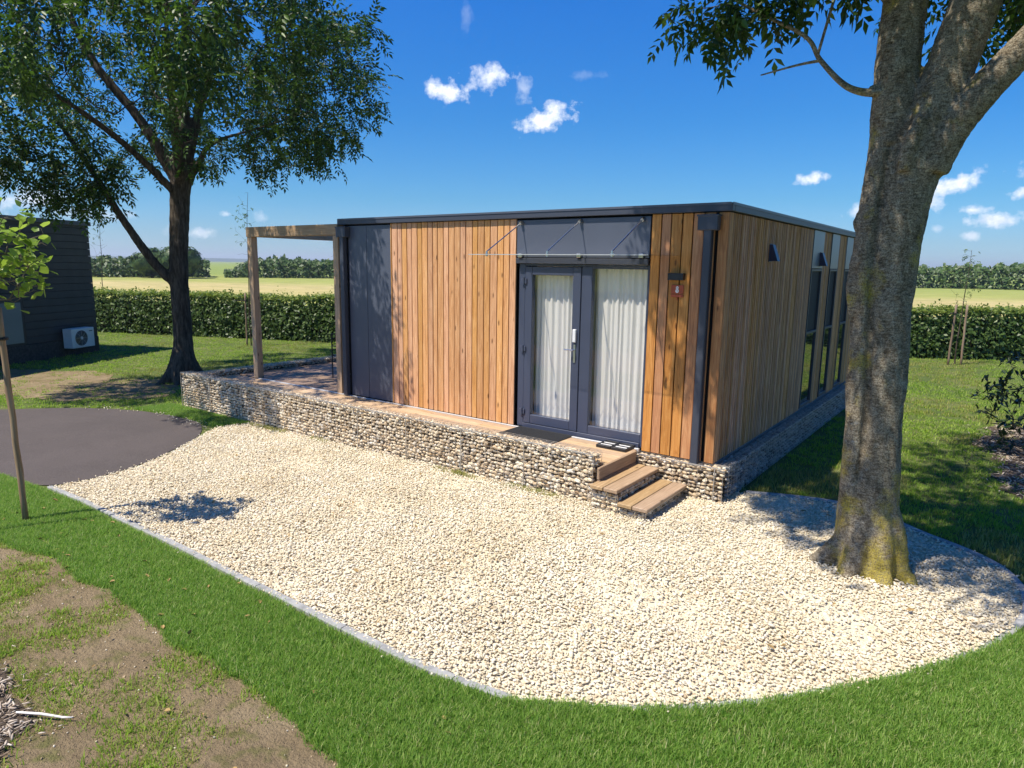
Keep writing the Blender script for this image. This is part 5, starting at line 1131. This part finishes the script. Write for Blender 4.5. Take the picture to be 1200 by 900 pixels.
# ------------------------------------------------------------------ hedge, shrub, woods
def hedge():
    t = thing('hedge', 'clipped leafy hedge running along the field behind the lawn', 'hedge', (-20, 6.4, zgf(-20)))
    r = np.random.default_rng(71); L = np.array(smooth_line(HEDGE, 6)); seg = np.linalg.norm(np.diff(L, axis=0), axis=1); cum = np.r_[0, np.cumsum(seg)]
    tot = cum[-1]; u = r.uniform(0, tot, 150000)
    i = np.clip(np.searchsorted(cum, u) - 1, 0, len(seg) - 1); f = (u - cum[i]) / seg[i]; p = L[i] + (L[i + 1] - L[i]) * f[:, None]; tn = (L[i + 1] - L[i]) / seg[i][:, None]; nn = np.c_[-tn[:, 1], tn[:, 0]]
    dist = np.hypot(p[:, 0] - CAM.x, p[:, 1] - CAM.y); hid = (p[:, 0] > -13.5) & (p[:, 0] < -3); keep = r.random(len(u)) < np.clip(26 / dist, 0, 1) ** 1.4 * np.where(hid, .35, 1)
    u, p, nn, tn = u[keep], p[keep], nn[keep], tn[keep]; n = len(u); Hh = 1.46 + .13 * np.array([noise.noise(Vector((a * .6, 0, 1))) for a in u]) + .06 * np.array([noise.noise(Vector((a * 2.6, 0, 7))) for a in u])
    Wd = 1.25; face = r.random(n); bump = .14 * np.array([noise.noise(Vector((a * 1.3, b * 3, 2))) for a, b in zip(u, face)])
    z = np.where(face < .66, r.uniform(.0, 1, n) ** .9 * Hh, Hh + np.abs(r.normal(0, .07, n)) - .03); off = np.where(face < .50, -bump + r.exponential(.07, n) - .0, np.where(face < .66, Wd - r.exponential(.05, n), r.uniform(0, Wd, n)))
    off = off + np.where(face < .5, .10 * np.abs(z / Hh - .5), 0); zz = zg(p[:, 0]) + z
    pts = np.c_[p + nn * off[:, None], zz]; tv = np.array(t.location); fnorm = np.where((face < .50)[:, None], np.c_[-nn, np.full(n, .35)], np.where((face < .66)[:, None], np.c_[nn, np.full(n, .3)], np.array((0, 0, 1.0))))
    # vectorised quads facing roughly outwards
    def quads(P, Nn, s, seed):
        q = np.random.default_rng(seed); N_ = Nn + q.normal(0, .55, Nn.shape); N_ /= np.linalg.norm(N_, axis=1)[:, None]; a = q.normal(size=Nn.shape); a -= N_ * np.sum(a * N_, 1)[:, None]; a /= np.linalg.norm(a, axis=1)[:, None]; b = np.cross(N_, a); s = s[:, None]
        V = np.stack([P - a * s, P + b * s * .55 + N_ * s * .15, P + a * s, P - b * s * .55 + N_ * s * .15], 1).reshape(-1, 3); F = np.arange(len(P) * 4).reshape(-1, 4); return V, F
    s = r.uniform(.045, .085, n); V, F = quads(pts - tv, fnorm, s, 1); top = (face >= .66) & (r.random(n) < .75)
    low = ~top
    V1, F1 = quads((pts - tv)[low], fnorm[low], s[low], 2); link('foliage', fast_mesh('foliage', V1, F1, 'hedge_leaf'), t)
    V2, F2 = quads((pts - tv)[top] + np.array((0, 0, .03)), fnorm[top], s[top] * .9, 3); link('young_tips', fast_mesh('young_tips', V2, F2, 'hedge_tip'), t)
    q = r.uniform(0, tot, 2600); i = np.clip(np.searchsorted(cum, q) - 1, 0, len(seg) - 1); f = (q - cum[i]) / seg[i]; p2 = L[i] + (L[i + 1] - L[i]) * f[:, None]; t2 = (L[i + 1] - L[i]) / seg[i][:, None]; n2 = np.c_[-t2[:, 1], t2[:, 0]]
    hh = np.abs(r.normal(0, .13, len(q))) + .06; SP = []; SN = []
    for k in range(7):
        fr = (k + 1) / 7; SP.append(np.c_[p2 + n2 * (r.uniform(.0, 1.1, len(q)) if k == 0 else off2)[:, None], zg(p2[:, 0]) + 1.42 + hh * fr] + r.normal(0, .025, (len(q), 3)))
        if k == 0: off2 = np.sum((SP[0][:, :2] - p2) * n2, 1)
    SP = np.concatenate(SP); SN = r.normal(0, 1, SP.shape); V3, F3 = quads(SP - tv, SN, r.uniform(.035, .06, len(SP)), 5); link('shoots', fast_mesh('shoots', V3, F3, 'hedge_tip'), t)
    # inner mass of twigs so no light shines straight through
    m = MB(); LL = L[::2]
    for k in range(len(LL) - 1):
        a, b = LL[k], LL[k + 1]; tt = (b - a) / np.linalg.norm(b - a); n2 = np.array((-tt[1], tt[0])); 
        Pq = [a + n2 * .28, b + n2 * .28, b + n2 * .95, a + n2 * .95]; m.add([(q[0], q[1], zgf(q[0]) + h) for h in (-.06, 1.20) for q in Pq], [(0, 3, 2, 1), (4, 5, 6, 7), (0, 1, 5, 4), (1, 2, 6, 5), (2, 3, 7, 6), (3, 0, 4, 7)])
    local(m, t).obj('twig_mass', 'twigs', t)
    st = MB()
    for k in np.arange(0, tot, .45):
        i = min(int(np.searchsorted(cum, k)), len(seg)) - 1; i = max(i, 0); p_ = L[i] + (L[i + 1] - L[i]) * ((k - cum[i]) / seg[i]); tn_ = (L[i + 1] - L[i]) / seg[i]; q = p_ + np.array((-tn_[1], tn_[0])) * r.uniform(.25, .6); z = zgf(q[0]); st.tube([(q[0], q[1], z - .02), (q[0] + r.normal(0, .05), q[1] + r.normal(0, .05), z + .9)], [.018, .01], 5, False)
    local(st, t).obj('stems', 'bark_dark', t)
    return t, quads
plain('twigs', (.025, .03, .012), .95, 0, .1, .4, 12)
_, QUADS = hedge()
def woods():
    r = np.random.default_rng(81)
    def mass(name, label, az0, az1, dist, hh, n, taper=None, depth=14):
        az = R(r.uniform(az0, az1, n)) if False else np.radians(r.uniform(az0, az1, n)); dd = dist + r.uniform(0, depth, n)
        h = hh(np.degrees(az), dd); lump = np.array([noise.noise(Vector((a * 140, b * .12, 3))) for a, b in zip(az, dd)]); lump2 = np.array([noise.noise(Vector((a * 420, b * .3, 9))) for a, b in zip(az, dd)])
        top = h * (.80 + .32 * lump + .14 * lump2); z = np.where(r.random(n) < .5, r.uniform(0, 1, n) * top, top * r.uniform(.8, 1.02, n)); bul = 2.2 * np.sin(np.clip(z / np.maximum(top, .1), 0, 1) * 3.14) * (.5 + lump)
        dd2 = dd - bul; P = np.c_[CAM.x + dd2 * np.sin(az), CAM.y + dd2 * np.cos(az), zg(CAM.x + dd2 * np.sin(az)) + z]
        Nn = np.c_[-np.sin(az), -np.cos(az), np.full(n, .8)]; V, F = QUADS(P, Nn, r.uniform(.22, .5, n), int(abs(az0) * 3) + 1); o = link(name, fast_mesh(name, V, F, 'wood_leaf')); return tag(o, label, 'wood', kind='stuff')
    ramp = lambda a: np.clip((a + 59.6) / 2.5, .35, 1)
    mass('far_wood', 'low wooded belt across the field at the left', -84, -60.3, 128, lambda a, d: 3.3 + 0 * a, 15000)
    mass('far_wood', 'low wooded belt seen behind and through the pergola', -59.2, -24, 128, lambda a, d: 3.7 * ramp(a), 20000)
    mass('far_wood', 'low wooded belt across the field at the right of the thick trunk', -24, 22, 135, lambda a, d: 3.7 + .3 * np.sin(a) + .9 * np.clip((a + 5) / 4, 0, 1), 22000)
woods()
def field_tree(loc, rad, h, label, seed):
    t = thing('field_tree', label, 'tree', loc, 'trees beyond the field'); r = np.random.default_rng(seed); n = 5200; q = r.normal(size=(n, 3)); q /= np.linalg.norm(q, axis=1)[:, None]
    k = np.array([noise.noise(Vector(v) * 2.1 + Vector((seed, 0, 0))) for v in q]); rr = (1 + .35 * k) * r.uniform(.75, 1.02, n); P = q * rr[:, None] * np.array((rad, rad, h * .46)) + np.array((0, 0, h * .54))
    V, F = QUADS(P, q, r.uniform(.16, .34, n), seed); link('crown', fast_mesh('crown', V, F, 'wood_leaf'), t)
    b = MB(); b.tube([(0, 0, -.1), (0, 0, h * .5)], [.25, .16], 8); b.obj('trunk', 'bark_dark', t)
def at(az, dist, ): return (CAM.x + dist * math.sin(R(az)), CAM.y + dist * math.cos(R(az)))
x, y = at(-62.3, 122); field_tree((x, y, zgf(x)), 3.3, 5.0, 'round dark field tree beside the ash trunk at the end of the left wood', 3)
x, y = at(-64.2, 124); field_tree((x, y, zgf(x)), 2.7, 4.5, 'lower field tree left of the round dark one', 5)
def shrub():
    t = thing('laurel_shrub', 'dark glossy leaved shrub at the right edge of the wood chip bed', 'shrub', (3.15, 4.9, zgf(3.2))); r = np.random.default_rng(91)
    T = ellip((-.05, .1, .8), (.85, .75, .75), 130, r, .2); T = T[T[:, 2] > .12]; P, pp, tips = grow([(0, 0, 0), (0, 0, .2)], [-1, 0], T, .2, .12, .03, 9); rad = radii(pp, .004)
    skeleton_tubes(P, pp, np.minimum(rad, .03)).obj('stems', 'bark_dark', t, smooth=True)
    pts = []; drs = []
    for i in range(2, len(P)):
        dv = P[i] - P[pp[i]]; dv /= np.linalg.norm(dv) + 1e-6
        for _ in range(7 if rad[i] < .009 else 2): pts.append(P[i] + r.normal(0, .03, 3)); drs.append(dv * .7 + r.normal(0, .6, 3) + np.array((0, 0, .25)))
    place_leaves(pts, drs, [simple_leaf(.11, .045, 1)], 1.0, 9, 'laurel_leaf', 'foliage', t)
    for k, (x, y, lab) in enumerate(((2.35, 3.3, 'small weed rising from the near edge of the wood chip bed'), (2.75, 5.6, 'low weed in the wood chip bed left of the dark shrub'))):
        w = thing('weed', lab, 'weed', (x, y, zgf(x)), 'weeds in the wood chips'); T = ellip((0, 0, .2), (.16, .16, .16), 18, r, .1); P, pp, tips = grow([(0, 0, 0), (0, 0, .05)], [-1, 0], T, .2, .06, .0, 9)
        skeleton_tubes(P, pp, np.full(len(P), .003)).obj('stems', 'bark_young', w)
        place_leaves([P[i] for i in range(2, len(P))], [r.normal(0, .7, 3) for _ in range(2, len(P))], [simple_leaf(.05, .03, 1)], 1.0, 12, 'hedge_leaf', 'foliage', w)
shrub()
def haze():
    t = bpy.data.materials.new('haze'); t.use_nodes = True; n = t.node_tree.nodes; n.clear(); o = n.new('ShaderNodeOutputMaterial'); v = n.new('ShaderNodeVolumePrincipled'); v.inputs['Color'].default_value = (.82, .9, 1, 1); v.inputs['Density'].default_value = .00028; v.inputs['Anisotropy'].default_value = .2
    t.node_tree.links.new(v.outputs[0], o.inputs['Volume']); M['haze'] = t
    b = MB(); b.box(-7000, 7000, -7000, 7000, -1.8, 60); o = b.obj('haze', 'haze'); tag(o, 'thin clear summer haze over the fields', kind='stuff')
haze()
print('SCENE DONE', len(bpy.data.objects))
